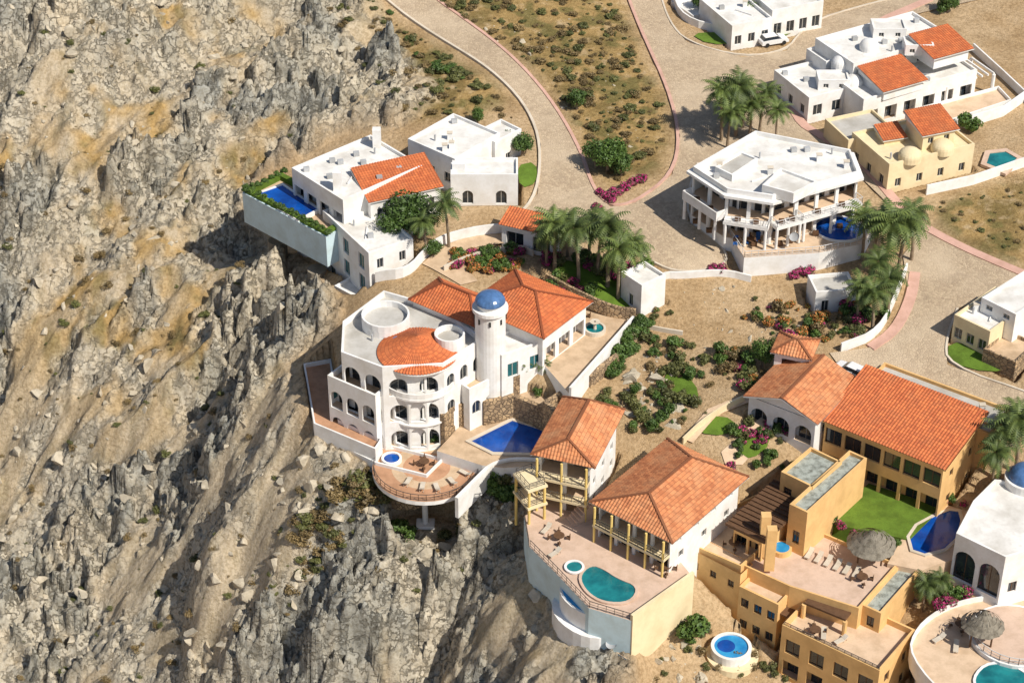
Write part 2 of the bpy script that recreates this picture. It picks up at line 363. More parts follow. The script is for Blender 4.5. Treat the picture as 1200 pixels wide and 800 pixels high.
def hip(b,rect,z,h,over=.5,inset=1.0,mat='tile',wm='white',along=None):
    r=offp(rect,over); r=[np.array(k) for k in r]
    L01=np.linalg.norm(r[1]-r[0]);L12=np.linalg.norm(r[2]-r[1])
    if (along==1) or (along is None and L12>L01): r=r[1:]+r[:1]; rect=rect[1:]+rect[:1]; L01,L12=L12,L01
    u=(r[1]-r[0])/L01; m0=(r[0]+r[3])/2+u*inset*L12/2; m1=(r[1]+r[2])/2-u*inset*L12/2
    ze=z; zr=z+h
    c=[(*k,ze) for k in r]; A=(*m0,zr);B=(*m1,zr)
    slope(b,c[0],c[1],A,B,mat,wm); slope(b,c[2],c[3],B,A,mat,wm)
    if inset>.01: slope(b,c[1],c[2],B,B,mat,wm); slope(b,c[3],c[0],A,A,mat,wm)
    else:
        g=b('walls_'+wm,wm); ra=[np.array(k) for k in rect]
        g.add([(*ra[1],z),(*ra[2],z),(*(ra[1]+ra[2])/2,zr-.15)],[(0,1,2)]); g.add([(*ra[3],z),(*ra[0],z),(*(ra[3]+ra[0])/2,zr-.15)],[(0,1,2)])
    rc=b('ridge_'+mat,mat); rc.seg(m0,m1,.35,zr-.05,zr+.14)
    if inset>.01:
        for cc,mm in ((c[0],m0),(c[3],m0),(c[1],m1),(c[2],m1)): rc.seg(cc[:2],mm,.3,ze,ze+.17,zr-.05,zr+.14)
def shed(b,rect,z,h,over=.3,mat='tile',wm='white'):
    r=offp(rect,over); slope(b,(*r[0],z),(*r[1],z),(*r[3],z+h),(*r[2],z+h),mat,wm)
    w=b('walls_'+wm,wm); a,c,d,e=rect
    w.add([(*c,z),(*d,z),(*d,z+h*.93)],[(0,1,2)]); w.add([(*e,z),(*a,z),(*e,z+h*.93)],[(0,1,2)]); w.add([(*d,z),(*e,z),(*e,z+h*.93),(*d,z+h*.93)],[(0,1,2,3)])
def coneroof(b,c,r,z,h,a0=0,a1=360,mat='tile',amp=.06):
    pt=b('roof_tiles_'+mat,mat); Lc=r*rad(a1-a0); k=int(Lc/.42*4); vs=[(c[0],c[1],z+h)];fs=[];uvs=[]
    for i in range(k+1):
        t=rad(a0+(a1-a0)*i/k); vs.append((c[0]+r*math.cos(t),c[1]+r*math.sin(t),z+amp*(1+math.sin(2*math.pi*i/4.))))
        if i: fs.append((i,i+1,0)); uvs.append([(Lc*(i-1)/k,0),(Lc*i/k,0),(Lc*(i-.5)/k,r)])
    pt.add(vs,fs,uvs)
    b('eaves','white').cyl(c,r-.05,z-.25,z-.01,32)
def pool(name,poly,z,mat='pool',cop='kerb_w',d=.35,dep=.5):
    b=Bld(name); b('water',mat).poly(poly,z); b('coping',cop).ring(offp(poly,d),poly,z-dep,z+.12); return b.done()
def clutter(b,poly,z,k=4):
    xs=np.array(poly)
    lo=xs.min(0);hi=xs.max(0);c=0;tr=0; ins=offp(poly,-1.0)
    while c<k and tr<60:
        tr+=1; x=random.uniform(lo[0],hi[0]);y=random.uniform(lo[1],hi[1])
        if not bool(inpoly(x,y,ins)): continue
        c+=1; t=random.random()
        if t<.4: b('roof_units','metal').seg((x-.4,y),(x+.4,y+.2),.6,z+.03,z+.7)
        elif t<.75: b('roof_chimneys','white').seg((x-.35,y),(x+.35,y),.6,z,z+1.1); b('roof_caps','kerb_w').seg((x-.42,y),(x+.42,y),.75,z+1.1,z+1.2)
        else: b('vent_pipes','metal').cyl((x,y),.15,z+.02,z+1.0,8)
    c=xs.mean(0); a=np.array(poly[0])*.1+np.array(poly[1])*.9; q=(a+c)/2
    b('roof_upstand','white').seg(q,c,.18,z+.03,z+.25)
# ------------------------------------------------------------------ draped surfaces
import bmesh
def dens(pts,st=1.5,closed=False):
    out=[];m=len(pts)
    for i in range(m if closed else m-1):
        a=np.array(pts[i][:2]);b=np.array(pts[(i+1)%m][:2]);k=max(1,int(np.linalg.norm(b-a)/st))
        out+=[tuple(a+(b-a)*j/k) for j in range(k)]
    if not closed: out.append(tuple(pts[-1][:2]))
    return out
def drape(name,poly,mat,off=.08,step=1.4):
    poly=ccw(dens(poly,step,True)); m=len(poly); P_=np.array(poly); vs=[Vector(p) for p in poly]
    xs=np.arange(P_[:,0].min(),P_[:,0].max(),step); ys=np.arange(P_[:,1].min(),P_[:,1].max(),step)
    if len(xs) and len(ys):
        XX,YY=np.meshgrid(xs,ys); k=inpoly(XX,YY,poly)
        for x,y in zip(XX[k],YY[k]):
            if np.min((P_[:,0]-x)**2+(P_[:,1]-y)**2)>.3: vs.append(Vector((float(x),float(y))))
    ov,oe,of,_,_,_=geometry.delaunay_2d_cdt(vs,[(i,(i+1)%m) for i in range(m)],[],0,1e-4)
    V3=[(v.x,v.y,H(v.x,v.y)+off) for v in ov]; F=[]
    for f in of:
        cx_=sum(ov[i].x for i in f)/len(f);cy_=sum(ov[i].y for i in f)/len(f)
        if bool(inpoly(cx_,cy_,poly)):
            a,b_,c=[ov[i] for i in f[:3]]
            F.append(list(f) if (b_-a).x*(c-a).y-(b_-a).y*(c-a).x>0 else list(f)[::-1])
    me=bpy.data.meshes.new(name); me.from_pydata(V3,[],F); me.materials.append(M[mat]); me.update(); return link(bpy.data.objects.new(name,me))
def smooth(pts,closed=False,it=2):
    for _ in range(it):
        o=[];m=len(pts)
        if not closed:o.append(pts[0])
        for i in range(m if closed else m-1):
            a=np.array(pts[i]);b=np.array(pts[(i+1)%m]); o+=[tuple(a*.75+b*.25),tuple(a*.25+b*.75)]
        if not closed:o.append(pts[-1])
        pts=o
    return pts
def gwall(name,pxs,h,w=.25,mat='white',closed=False,sm=True,base=.6):
    pts=G2(pxs); pts=smooth(pts,closed) if sm else pts; pts=dens(pts,1.5,closed); b=Bld(name); zs=[H(*p) for p in pts]
    b(name,mat).path(pts,w,[z-base for z in zs],[z+h for z in zs],closed); return b.done()
# ================================================================== ROADS
road=[(440,-12),(497,-12),(560,33),(612,78),(652,125),(682,180),(695,222),(715,243),(745,238),(788,205),(797,160),(783,105),(757,50),(733,-12),(772,-12),(785,28),(805,50),(870,68),(922,60),(938,38),(968,18),(1090,-12),(1200,-12),(1095,12),(1015,32),(992,55),(950,75),(926,100),(932,142),(965,160),(1012,190),(1066,255),(1130,292),(1215,328),(1215,352),(1185,342),(1122,362),(1108,400),(1110,428),(1215,465),(1215,490),(1190,482),(1080,452),(1030,440),(985,432),(972,414),(1018,408),(1052,385),(1064,340),(1058,300),(1072,282),(1056,255),(1005,205),(960,172),(905,158),(850,178),(818,192),(806,225),(806,260),(850,292),(852,312),(800,322),(762,308),(705,268),(640,264),(600,262),(630,228),(634,170),(620,130),(590,95),(528,52)]
drape('cobblestone_road',G2(road),'cobble',.12)
drape('driveway',G2([(495,310),(520,288),(560,275),(610,272),(612,282),(560,290),(535,305),(560,330),(540,335)]),'tan_floor',.16)
def strip(name,px,w,h,mat):
    b=Bld(name); pts=dens(smooth(G2(px)),1.2); zs=[H(*p)+.1 for p in pts]; b(name,mat).path(pts,w,[z-.4 for z in zs],[z+h for z in zs]); b.done()
strip('kerb',[(440,-12),(528,52),(590,95),(620,130),(634,170),(630,228),(604,258)],.4,.2,'kerb_w')
strip('kerb',[(497,-12),(560,33),(612,78),(652,125),(682,180),(695,222),(715,243),(745,238),(788,205),(797,160),(783,105),(757,50),(733,-12)],.5,.16,'kerb_p')
strip('pavement',[(1090,0),(1015,32),(988,56),(946,75),(926,100),(932,142),(965,162),(1012,192),(1066,257),(1130,292),(1215,328)],1.5,.13,'kerb_p')
strip('pavement',[(1072,320),(1068,350),(1050,388),(1020,408)],1.5,.13,'kerb_p')
strip('kerb',[(1122,362),(1108,400),(1110,428),(1215,465)],.3,.15,'kerb_w')
strip('kerb',[(772,-12),(785,28),(805,50),(870,68),(922,60),(938,38),(968,18),(1090,-12)],.3,.15,'kerb_w')
strip('kerb',[(818,192),(806,225),(806,260),(850,292),(852,312),(800,322),(762,308),(705,268)],.3,.15,'kerb_w')
for o_,pl in ((.14,[(605,195),(628,190),(630,215),(610,222)]),(.14,[(645,318),(670,302),(760,345),(735,365),(690,352)]),(.14,[(808,40),(850,38),(935,28),(930,42),(870,52),(830,53)]),(.14,[(1112,400),(1150,408),(1190,430),(1160,438),(1110,425)]),(.14,[(775,440),(800,432),(822,462),(808,478),(788,460)]),(.14,[(868,510),(892,502),(905,520),(880,540),(866,530)]),(.17,[(815,494),(848,487),(866,500),(848,512),(818,508)])):
    drape('lawn',smooth(G2(pl),True,1),'lawn',o_)
drape('garden_path',G2([(845,530),(905,480),(925,490),(870,545),(850,545)]),'cream_floor',.11)
drape('garden_path',G2([(800,515),(830,480),(878,462),(885,470),(840,488),(812,520)]),'cream_floor',.2)
# ================================================================== BUILDINGS
# ---- cantilever villa (upper left)
b=Bld('cantilever_pool_villa')
pd=R((284,228),(382,280),(420,252),.5)
platform(b,pd,-4.2,.5,'blue_wall','tan_floor',.35,pad=False)
b('hedge_planter','lawn').ring(offp(pd,-.25),offp(pd,-1.1),.5,1.3)
low=offp(pd,-2.4); b('shade_toned_support','concrete').prism(low,-6.5,-4.2)  # recessed support, coloured dark to stand in for the deck's underside shadow
for q in ((326,292),(372,326)): b('piers','concrete').cyl(U(*q,-8),1.4,-22,-6.4,12)
up=R((342,200),(402,238),(508,205),5)
block(b,up,[0,5],{0:dict(n=4,w=2.2,h=2.8,sill=.1,depth=1.6),3:dict(n=3,w=2.4,h=2.6,sill=.2)},base=-9)
clutter(b,up,5,9)
b2=R((378,250),(432,300),(470,270),1.5)
block(b,b2,[-9,-5.5,-2,1.5],{0:dict(n=3,w=1.6,h=2.4,sill=.3,gm='teal_glass'),1:dict(n=2,w=1,h=1.6)},base=-16); clutter(b,b2,1.5,3)
b3=R((392,338),(418,352),(445,335),-6); block(b,b3,[-11,-6],{0:dict(n=1,w=1,h=1.2)},base=-17)
HUG.append((b2,-11,1.1)); HUG.append((b3,-12,1.1))
o1=R((434,236),(516,218),(490,193),4.4); block(b,o1,[0,4.2],{0:dict(n=3,w=1.6,h=2)},par=0,base=-4); shed(b,o1,4.4,1.6,.4)
sp=R((432,262),(470,272),(490,240),1); block(b,sp,[-3,1],{0:dict(n=1,w=1.2,h=2,sill=.1,arch=True)},base=-9)
for q in ((442,172),(396,222)): c=U(*q,5); b('roof_chimneys','white').seg((c[0]-.6,c[1]),(c[0]+.6,c[1]),1.2,5,8)
b.done()
pool('swimming_pool',W([(300,229),(331,218),(372,246),(350,258)],.85),.95,'pool','white')
b=Bld('white_house')
r1=R((478,166),(533,190),(588,160),5); block(b,r1,[-.5,5],{0:dict(n=3,w=1.2,h=1.6,sill=1.6),3:dict(n=2,w=1.1,h=1.5)},base=-3); clutter(b,r1,5,5)
r2=R((556,158),(580,170),(610,154),4.5); block(b,r2,[0,4.5],{1:dict(n=1,w=1,h=1.2)},base=-3)
r3=R((528,208),(607,208),(604,188),4.2); block(b,r3,[-1,4.2],{0:dict(n=2,w=1.6,h=2.2,sill=.8,arch=True),3:dict(n=1,w=1,h=1.3)},base=-4)
b('roof_chimneys','white').seg(U(530,200,4.2),U(545,200,4.2),1.2,4.2,5.6)
r4=R((588,262),(650,276),(675,266),2.2); block(b,r4,[-1,2],{0:dict(n=2,w=2.6,h=2.2,sill=0,depth=.4)},par=0,base=-3); shed(b,r4,2.2,.8,.4)
b.done()
gwall('garden_wall',[(440,330),(478,326),(500,300),(520,285),(580,272),(650,272)],1.6)
gwall('garden_wall',[(520,318),(560,300),(612,292),(625,300)],.9,mat='kerb_w')
gwall('garden_wall',[(640,330),(672,348),(716,368),(745,372)],1.4,w=.4,mat='stonew')
gwall('garden_wall',[(760,345),(775,325),(800,326),(850,322),(880,330)],1.0)
gwall('garden_wall',[(735,378),(760,385),(800,392)],.6,mat='kerb_w')
b=Bld('pump_house'); r=R((728,322),(752,338),(772,320),.8); block(b,r,[-3.2,.8],{0:dict(n=1,w=.9,h=1.9,sill=.1)},base=-5); b.done()
# ---- main white villa
b=Bld('white_hillside_villa')
ZS=[-12.6,-8.4,-4.2,0]
body=W([(400,418),(448,436),(520,432),(566,402),(520,366),(450,346),(402,382)],0)
dp=dict(n=2,w=2.6,h=3.0,sill=.1,arch=True,depth=1.6)
block(b,body,ZS,{0:dp,1:dict(n=2,w=2.4,h=2.8,sill=.2,arch=True,depth=1.2),2:dict(n=3,w=1.4,h=2.2,sill=.5,arch=True),6:dict(n=2,w=1.4,h=2,gm='teal_glass')},roof='grey_roof',base=-17,par=.8)
lw=R((384,446),(440,470),(468,438),-4.2)
block(b,lw,[-12.6,-8.4,-4.2],{0:dict(n=3,w=2.,h=2.8,sill=.1,arch=True,depth=1.6),3:dict(n=2,w=1.6,h=2,gm='teal_glass')},roof='tan_floor',base=-20,par=.9)
cb=U(490,412,0); RB=4.9
for l,(rr) in enumerate((RB,RB,RB-.6)):
    pts=arc(cb,rr,170,370,7)
    z0,z1=ZS[l],ZS[l+1]
    for i in range(7):
        a_,c_=pts[i],pts[i+1]
        if l<2: wall(b,a_,c_,z0,z1,n=1,w=1.95,h=3.2,sill=.5,arch=True,depth=1.5)
        else: wall(b,a_,c_,z0,z1,n=1,w=2.1,h=2.7,sill=.6,depth=1.2)
    b('floors','cream_floor').poly(pts,z0+.02); b('walls_white','white').poly(pts[::-1],z1-.03)
b('balcony_slabs','white').prism(arc(cb,RB+.35,170,370,18),-4.3,-4.0); b('balcony_slabs','white').path(arc(cb,RB+.2,170,370,18),.2,[-4]*19,[-3.2]*19)
b('balcony_slabs','white').prism(arc(cb,RB+.2,170,370,18),-8.55,-8.35)
PADS.append((arc(cb,RB+1,0,350,16),-13)); b('walls_white','white').prism(arc(cb,RB,170,370,18),-17,-12.6)
coneroof(b,cb,RB+.5,.1,2.4)
cbk=R((484,350),(556,380),(584,356),1.2); block(b,cbk,[-4.2,1],{0:dict(n=4,w=1.2,h=1.6)},par=0,base=-12.6); hip(b,cbk,1.1,2.2,.5)
ra=U(452,374,1.0); b('walls_white','white').cyl(ra,3.2,-4,1.0,28); b('roof_grey_roof','grey_roof').cyl(ra,2.9,1.0,1.03,28); b('walls_white','white').ring(arc(ra,3.2,0,345,23),arc(ra,2.95,0,345,23),1.0,1.9)
ra=U(527,396,1.3); b('walls_white','white').cyl(ra,2.0,-4,1.3,24); b('roof_grey_roof','grey_roof').cyl(ra,1.7,1.3,1.33,24); b('walls_white','white').ring(arc(ra,2.0,0,345,23),arc(ra,1.75,0,345,23),1.3,2.1)
b('domes_blue','dome_blue').dome(U(466,398,.6),1.0,.2,.8)
tw=U(575,440,-5); b('walls_white','white').cyl(tw,2.0,-13,5.6,28); b('walls_white','white').cyl(tw,2.35,5.6,6.1,28); b('walls_white','white').cyl(tw,1.7,6.1,6.9,24)
b('domes_blue','dome_blue').dome(tw,2.0,6.9,1.3,24,7)
for a in range(0,360,45):
    c=(tw[0]+2.02*math.cos(rad(a)),tw[1]+2.02*math.sin(rad(a))); b('windows_glass','glass').seg((c[0]-.12,c[1]),(c[0]+.12,c[1]),.24,4.2,4.9)
t2=U(625,398,-3.5); b('walls_white','white').cyl(t2,1.15,-5,1.6,20); b('domes_blue','dome_blue').dome(t2,1.1,1.6,.9)
rB=R((553,356),(636,392),(688,354),1.2)
block(b,rB,[-4,1],{0:dict(n=4,w=1.6,h=2.4,sill=.3,gm='teal_glass'),1:dict(n=3,w=2.4,h=2.6,sill=0,depth=1.4)},par=0,base=-6); hip(b,rB,1.1,2.4,.7)
lowr=R((550,462),(598,438),(582,418),-5); block(b,lowr,[-9.5,-5],{0:dict(n=3,w=1.4,h=2,arch=True),1:dict(n=1,w=1,h=1.4)},base=-14,roof='tan_floor',par=.8)
fr=R((588,420),(640,402),(625,380),-1); block(b,fr,[-4.6,-1],{0:dict(n=2,w=1.6,h=2.2,sill=.1,gm='teal_glass')},base=-8)
clutter(b,offp(body,-2),0,6)
b.done()
b=Bld('cliff_terrace')
ct=W([(356,430),(388,424),(392,450),(398,495),(448,518),(440,530),(368,500)],-10.8)
platform(b,ct,-15,-10.8,'white','red_floor',.6)
ct2=W([(440,545),(372,512),(372,500),(440,520),(520,540),(500,560)],-12.7); platform(b,ct2,-15,-12.7,'white','cream_floor',.5)
HUG.append((ct,-12.2,.95)); HUG.append((ct2,-14.0,1.2))
b.done()
b=Bld('round_patio_deck')
dc=U(500,548,-12.8); ring_=arc(dc,7.1,0,350,35)
b('deck_floor','red_floor').poly(ring_,-12.68); b('walls_white','white').prism(ring_,-13.3,-12.72,True); b('walls_white','white').cyl(dc,2.0,-15.0,-13.3,24,5.5); b('stone_base','stonew').cyl((dc[0]-3,dc[1]+3),4.2,-19,-13.3,20)
b('inlay','tan_floor').cyl(dc,4.6,-12.7,-12.67,32); b('inlay_centre','red_floor').cyl(dc,3.1,-12.7,-12.655,32)
rail(b,arc(dc,6.9,170,390,26),-12.7,1.0,'rail')
cc_=U(497,560,-13.5); b('columns','white').cyl(cc_,.4,-24,-14,12); b('columns','white').seg((cc_[0]-1.2,cc_[1]),(cc_[0]+1.2,cc_[1]),1.8,-25,-21.0)
b('hot_tub_water','pool').cyl(U(459,538,-12.5),1.05,-12.7,-12.4,24); b('walls_white','white').ring(arc(U(459,538,-12.5),1.35,0,345,23),arc(U(459,538,-12.5),1.05,0,345,23),-12.7,-12.2)
PADS.append((arc(dc,8.,0,340,17),-16)); PADS.append((arc((cc_[0],cc_[1]-2),5.,0,330,11),-21.2))
b.done()
b=Bld('pool_deck')
pk=W([(512,528),(545,492),(600,476),(650,494),(640,545),(590,548),(565,545)],-11); platform(b,pk,-15,-11,'white','tan_floor'); HUG.append((pk,-13.5,1.1))
b('walls_white','white').path(smooth([U(x,y,-11) for x,y in [(535,585),(560,560),(575,545),(600,538),(638,540)]]),.5,[-14],[-10.7])
for pl_,h1 in ((((518,486),(534,472),(552,470),(566,466)),-7.2),(((566,470),(602,462),(654,484)),-7.2),(((654,484),(640,470),(690,440)),-5.5),(((600,440),(640,425),(690,440)),-4.6),(((690,440),(724,414)),-4.4)):
    b('stone_walls','stonew').path([U(x,y,h1) for x,y in pl_],.7,[-12.5],[h1])
b('planting_bed','tan_floor').prism(W([(570,468),(602,460),(650,480),(690,442),(640,428),(592,442)],-7.8),-12,-7.8)
b.done()
pool('swimming_pool',W([(552,517),(600,493),(636,504),(628,531),(578,530)],-10.9),-10.9,'pool','kerb_w',.5,.08)
b=Bld('entrance_plaza')
pz=W([(600,410),(640,398),(684,358),(742,378),(712,410),(668,462),(640,430)],-4.2); platform(b,pz,-9,-4.2,'white','tan_floor')
b('walls_white','white').path([U(x,y,-4.2) for x,y in [(742,378),(714,410),(668,462)]],.35,[-9.5]*3,[-3.1]*3)
b.done()
b=Bld('fountain'); fc=U(697,388,-4.2); b('basin','kerb_w').ring(arc(fc,1.5,0,345,23),arc(fc,1.2,0,345,23),-4.2,-3.6); b('water','pool_t').cyl(fc,1.2,-4.2,-3.8,20); b('pedestal','kerb_w').cyl(fc,.25,-3.8,-2.6,12,.15); b('bowl','kerb_w').cyl(fc,.2,-2.9,-2.6,16,.7); b.done()
# ---- villas with tiled roofs
TZ=-11.3
b=Bld('tiled_roof_villa')
v3=R((632,530),(692,543),(762,492),-3)
block(b,v3,[TZ,-8.6,-5.8,-3],{0:dict(n=2,w=2.8,h=2.5,sill=0,depth=2.4,inner='pale_cream'),1:dict(n=3,w=1.0,h=1.2,sill=.9),3:dict(n=3,w=1.2,h=1.4)},par=0,base=-18,rz=False)
hip(b,v3,-2.9,2.0,.9,.5,'tile2')
for z in (-8.6,-5.8): balcony(b,v3[0],v3[1],z,1.4,'pale_cream')
a=np.array(v3[0]);c=np.array(v3[1]);u=(c-a)/np.linalg.norm(c-a);nr=np.array([u[1],-u[0]])
for s_ in (.02,.5,.98):
    q=a+(c-a)*s_+nr*1.25; b('yellow_columns','yellow').cyl(q,.16,TZ-.5,-3,12)
lf=R((620,594),(638,588),(634,566),-8.6)
for k in range(4): b('yellow_columns','yellow').cyl(lf[k],.18,-14,-6.0,10)
b('walls_pale_cream','pale_cream').prism(offp(lf,.3),-8.9,-8.6); b('walls_pale_cream','pale_cream').prism(offp(lf,.3),-6.1,-5.8); rail(b,lf,-8.6,.9,'rail',True); rail(b,lf,-5.8,.9,'rail',True)
b.done()
b=Bld('tiled_roof_villa')
v4=R((702,588),(786,630),(870,562),-5.8)
block(b,v4,[TZ,-8.5,-5.8],{(1,0):dict(n=4,w=2.8,h=2.3,sill=0,depth=2.4,inner='pale_cream'),(0,0):dict(n=4,w=2.3,h=2.2,sill=0,depth=.8),(1,1):dict(n=4,w=1.0,h=1.1),(0,1):dict(n=3,w=1,h=1.1)},par=0,base=-20,rz=False)
hip(b,v4,-5.7,2.3,.9,.6,'tile2')
balcony(b,v4[0],v4[1],-8.5,1.3,'pale_cream')
a=np.array(v4[0]);c=np.array(v4[1]);u=(c-a)/np.linalg.norm(c-a);nr=np.array([u[1],-u[0]])
for k in range(5):
    q=a+(c-a)*(k*.24+.02)+nr*1.15; b('yellow_columns','yellow').cyl(q,.16,TZ-.1,-5.8,12)
for k in range(8):
    p=np.array(U(668,612,TZ))+np.array([k*.32,k*.2]); b('stairs','pink_floor').seg(p,p+np.array([.34,.2]),1.8,TZ,TZ+.2+k*.33)
b.done()
b=Bld('pool_terrace')
tp=W([(614,604),(640,590),(705,612),(795,655),(812,676),(740,727),(690,712),(652,672),(620,640)],TZ)
platform(b,tp,-24,TZ,'blue_wall','pink_floor'); HUG.append((tp,-17.0,1.15))
rail(b,[tp[8],tp[0]],TZ,1); rail(b,offp(tp,-.15)[0:4],TZ,1)
b('walls_pale_cream','pale_cream').path([tp[3],tp[4]],.4,[-25]*2,[TZ+.9]*2)
inf=smooth(W([(656,674),(656,700),(690,722),(722,718),(722,700),(690,700)],-12.6),True); b('overflow_basin','white').prism(inf,-15.5,-12.8); b('overflow_water','pool_l').poly(offp(inf,-.3),-12.77)
inf2=offp(inf,.9); b('overflow_basin','white').prism(inf2,-18.3,-15.5)
lb=W([(690,735),(700,722),(740,735),(735,765)],-16); b('walls_blue_lower','blue_wall').prism(lb,-26,-17); b('lower_roof','tan_floor').poly(lb,-16.98)
b.done()
pool('kidney_pool',smooth(W([(679,676),(692,662),(708,668),(722,678),(748,688),(738,706),(708,706),(688,694)],TZ+.1),True),TZ+.15,'pool_t','pink_floor',.35,.1)
pool('hot_tub',arc(U(673,664,TZ+.2),.95,0,345,20),TZ+.2,'pool_t','white',.3,.1)
b=Bld('round_hot_tub'); c=U(857,757,-19.5); b('walls_white','white').cyl(c,2.5,-20.6,-19.75,30,top=False); b('walls_white','white').ring(arc(c,2.5,0,350,35),arc(c,2.1,0,350,35),-19.8,-19.4); b('water','pool_l').cyl(c,2.1,-20,-19.6,30); b('apron','pale_cream').cyl((c[0]+.2,c[1]-.2),3.2,-24,-20.6,30); b('inner_water','pool').cyl((c[0]-.6,c[1]+.2),1.1,-19.6,-19.58,20); b.done(); PADS.append((arc(c,3.6,0,330,12),-20.8)); HUG.append((arc(c,3.3,0,330,12),-21,1.0))
# ---- large cream villa
b=Bld('cream_courtyard_villa')
kw=dict(wm='cream',fm='brown')
j1=R((967,492),(1106,548),(1152,498),-4)
block(b,j1,[-12,-8,-4],{(1,0):dict(n=6,w=2.4,h=2.4,sill=.6,depth=.3),(0,0):dict(n=6,w=2.6,h=2.8,sill=.1,depth=1.6),(1,1):dict(n=2,w=1,h=1.2),(0,1):dict(n=2,w=1,h=1.2)},par=0,base=-14,rz=False,**kw)
shed(b,j1,-3.9,1.9,.5,'tile','cream')
bk=R((1010,455),(1160,512),(1190,485),-4.2); block(b,bk,[-8,-4.2],{},base=-12,roof='grey_roof',**kw); clutter(b,bk,-4.2,3)
j2=R((925,594),(946,604),(1022,543),-6); block(b,j2,[-12,-6],{0:dict(n=1,w=1,h=2)},roof='gravel',base=-14,**kw)
block(b,R((944,606),(1000,566),(985,556),-8.5),[-12,-8.5],{0:dict(n=3,w=1.6,h=2.6,sill=.1,depth=.6)},roof='gravel',base=-14,**kw)
j3=R((915,556),(952,574),(988,545),-6); block(b,j3,[-10,-6],{0:dict(n=2,w=1.2,h=1.6)},roof='gravel',base=-16,**kw)
j4=R((850,614),(896,636),(942,580),-8.6)
b('pergola_roof','brown').prism(j4,-8.8,-8.5)
for k in range(14):
    a=np.array(j4[0])+(np.array(j4[3])-np.array(j4[0]))*k/13; c=np.array(j4[1])+(np.array(j4[2])-np.array(j4[1]))*k/13; b('pergola_beams','brown').seg(a,c,.18,-8.5,-8.3)
block(b,offp(j4,-.8),[-12.4,-8.85],{0:dict(n=2,w=2.6,h=2.4,sill=0,depth=1.5),3:dict(n=3,w=2,h=2.4,sill=.1)},roof='brown',base=-14,par=0,**kw)
j5=W([(808,642),(848,602),(935,560),(960,580),(925,606),(900,640),(868,668)],-12.4); platform(b,j5,-20,-12.4,'cream','cream_floor',.7)
j6=W([(868,664),(928,612),(1052,664),(1006,716),(925,690)],-12.6); platform(b,j6,-21,-12.6,'cream','pink_floor',.5)
b('hot_tub_wall','cream').cyl(U(916,640,-11.8),1.3,-12.6,-11.9,20); b('hot_tub_water','pool_l').cyl(U(916,640,-11.8),1.0,-11.9,-11.87,20)
j7=R((866,690),(912,712),(940,686),-14.2); block(b,j7,[-21,-17.6,-14.2],{0:dict(n=3,w=1.1,h=1.4),1:dict(n=1,w=1.2,h=1.6)},base=-24,roof='cream_floor',**kw)
j7b=R((806,640),(868,672),(880,658),-12.2)
block(b,j7b,[-20,-16,-12.3],{(1,0):dict(n=3,w=.9,h=1.1)},base=-25,rz=False,**kw)
j8=R((916,738),(1030,792),(1068,742),-15.5)
block(b,j8,[-22.5,-19,-15.5],{(1,0):dict(n=4,w=2.,h=2.2,sill=.3,depth=.3),(0,0):dict(n=4,w=2.2,h=2.4,sill=.1,depth=1.2),1:dict(n=2,w=1.2,h=1.6)},base=-30,roof='cream_floor',par=.9,**kw)
j9=R((942,712),(990,732),(1005,704),-14); b('pergola_roof','brown').prism(j9,-13.4,-13.1)
for q in j9: b('walls_cream','cream').cyl(q,.3,-15.6,-13.4,8)
j10=R((1010,712),(1032,722),(1075,668),-12.8); block(b,j10,[-16,-12.8],{0:dict(n=1,w=1,h=1.6)},roof='gravel',base=-22,**kw)
for q in ((898,604),(1092,492),(905,620)):
    c=U(*q,-5.8); b('ochre_chimneys','cream').seg((c[0]-.6,c[1]),(c[0]+.6,c[1]),1.1,-12,-5.6)
rail(b,offp(j8,-.15)[0:2],-14.6,.5)
for k,(x,y) in enumerate([(835,660),(870,700),(900,712)]):
    q=R((x,y),(x+24,y+11),(x+34,y+3),-15.5); b('pergola_beams','brown').prism(q,-15.7,-15.5)
b('walls_cream','cream').path([U(x,y,-8) for x,y in [(1104,552),(1150,512),(1196,480)]],.4,[-14]*3,[-7.5]*3)
b('walls_cream','cream').path([U(x,y,-4.5) for x,y in [(992,446),(1040,462),(1160,500)]],.3,[-9]*3,[-4.0]*3)
b.done()
lw_=W([(968,612),(1018,566),(1104,594),(1066,632)],-11.8)
b=Bld('courtyard_lawn'); b('courtyard_lawn','lawn').prism(lw_,-15,-11.8); b.done(); PADS.append((lw_,-12.5))
cp=W([(1040,660),(1062,622),(1104,590),(1140,600),(1130,650),(1080,668)],-12); b=Bld('pool_surround'); b('pool_surround','cream_floor').prism(cp,-17,-12); b.done(); PADS.append((cp,-12.5))
pool('swimming_pool',smooth(W([(1064,622),(1108,598),(1128,600),(1118,640),(1072,652)],-11.9),True,1),-11.9,'pool','kerb_w',.4,.1)
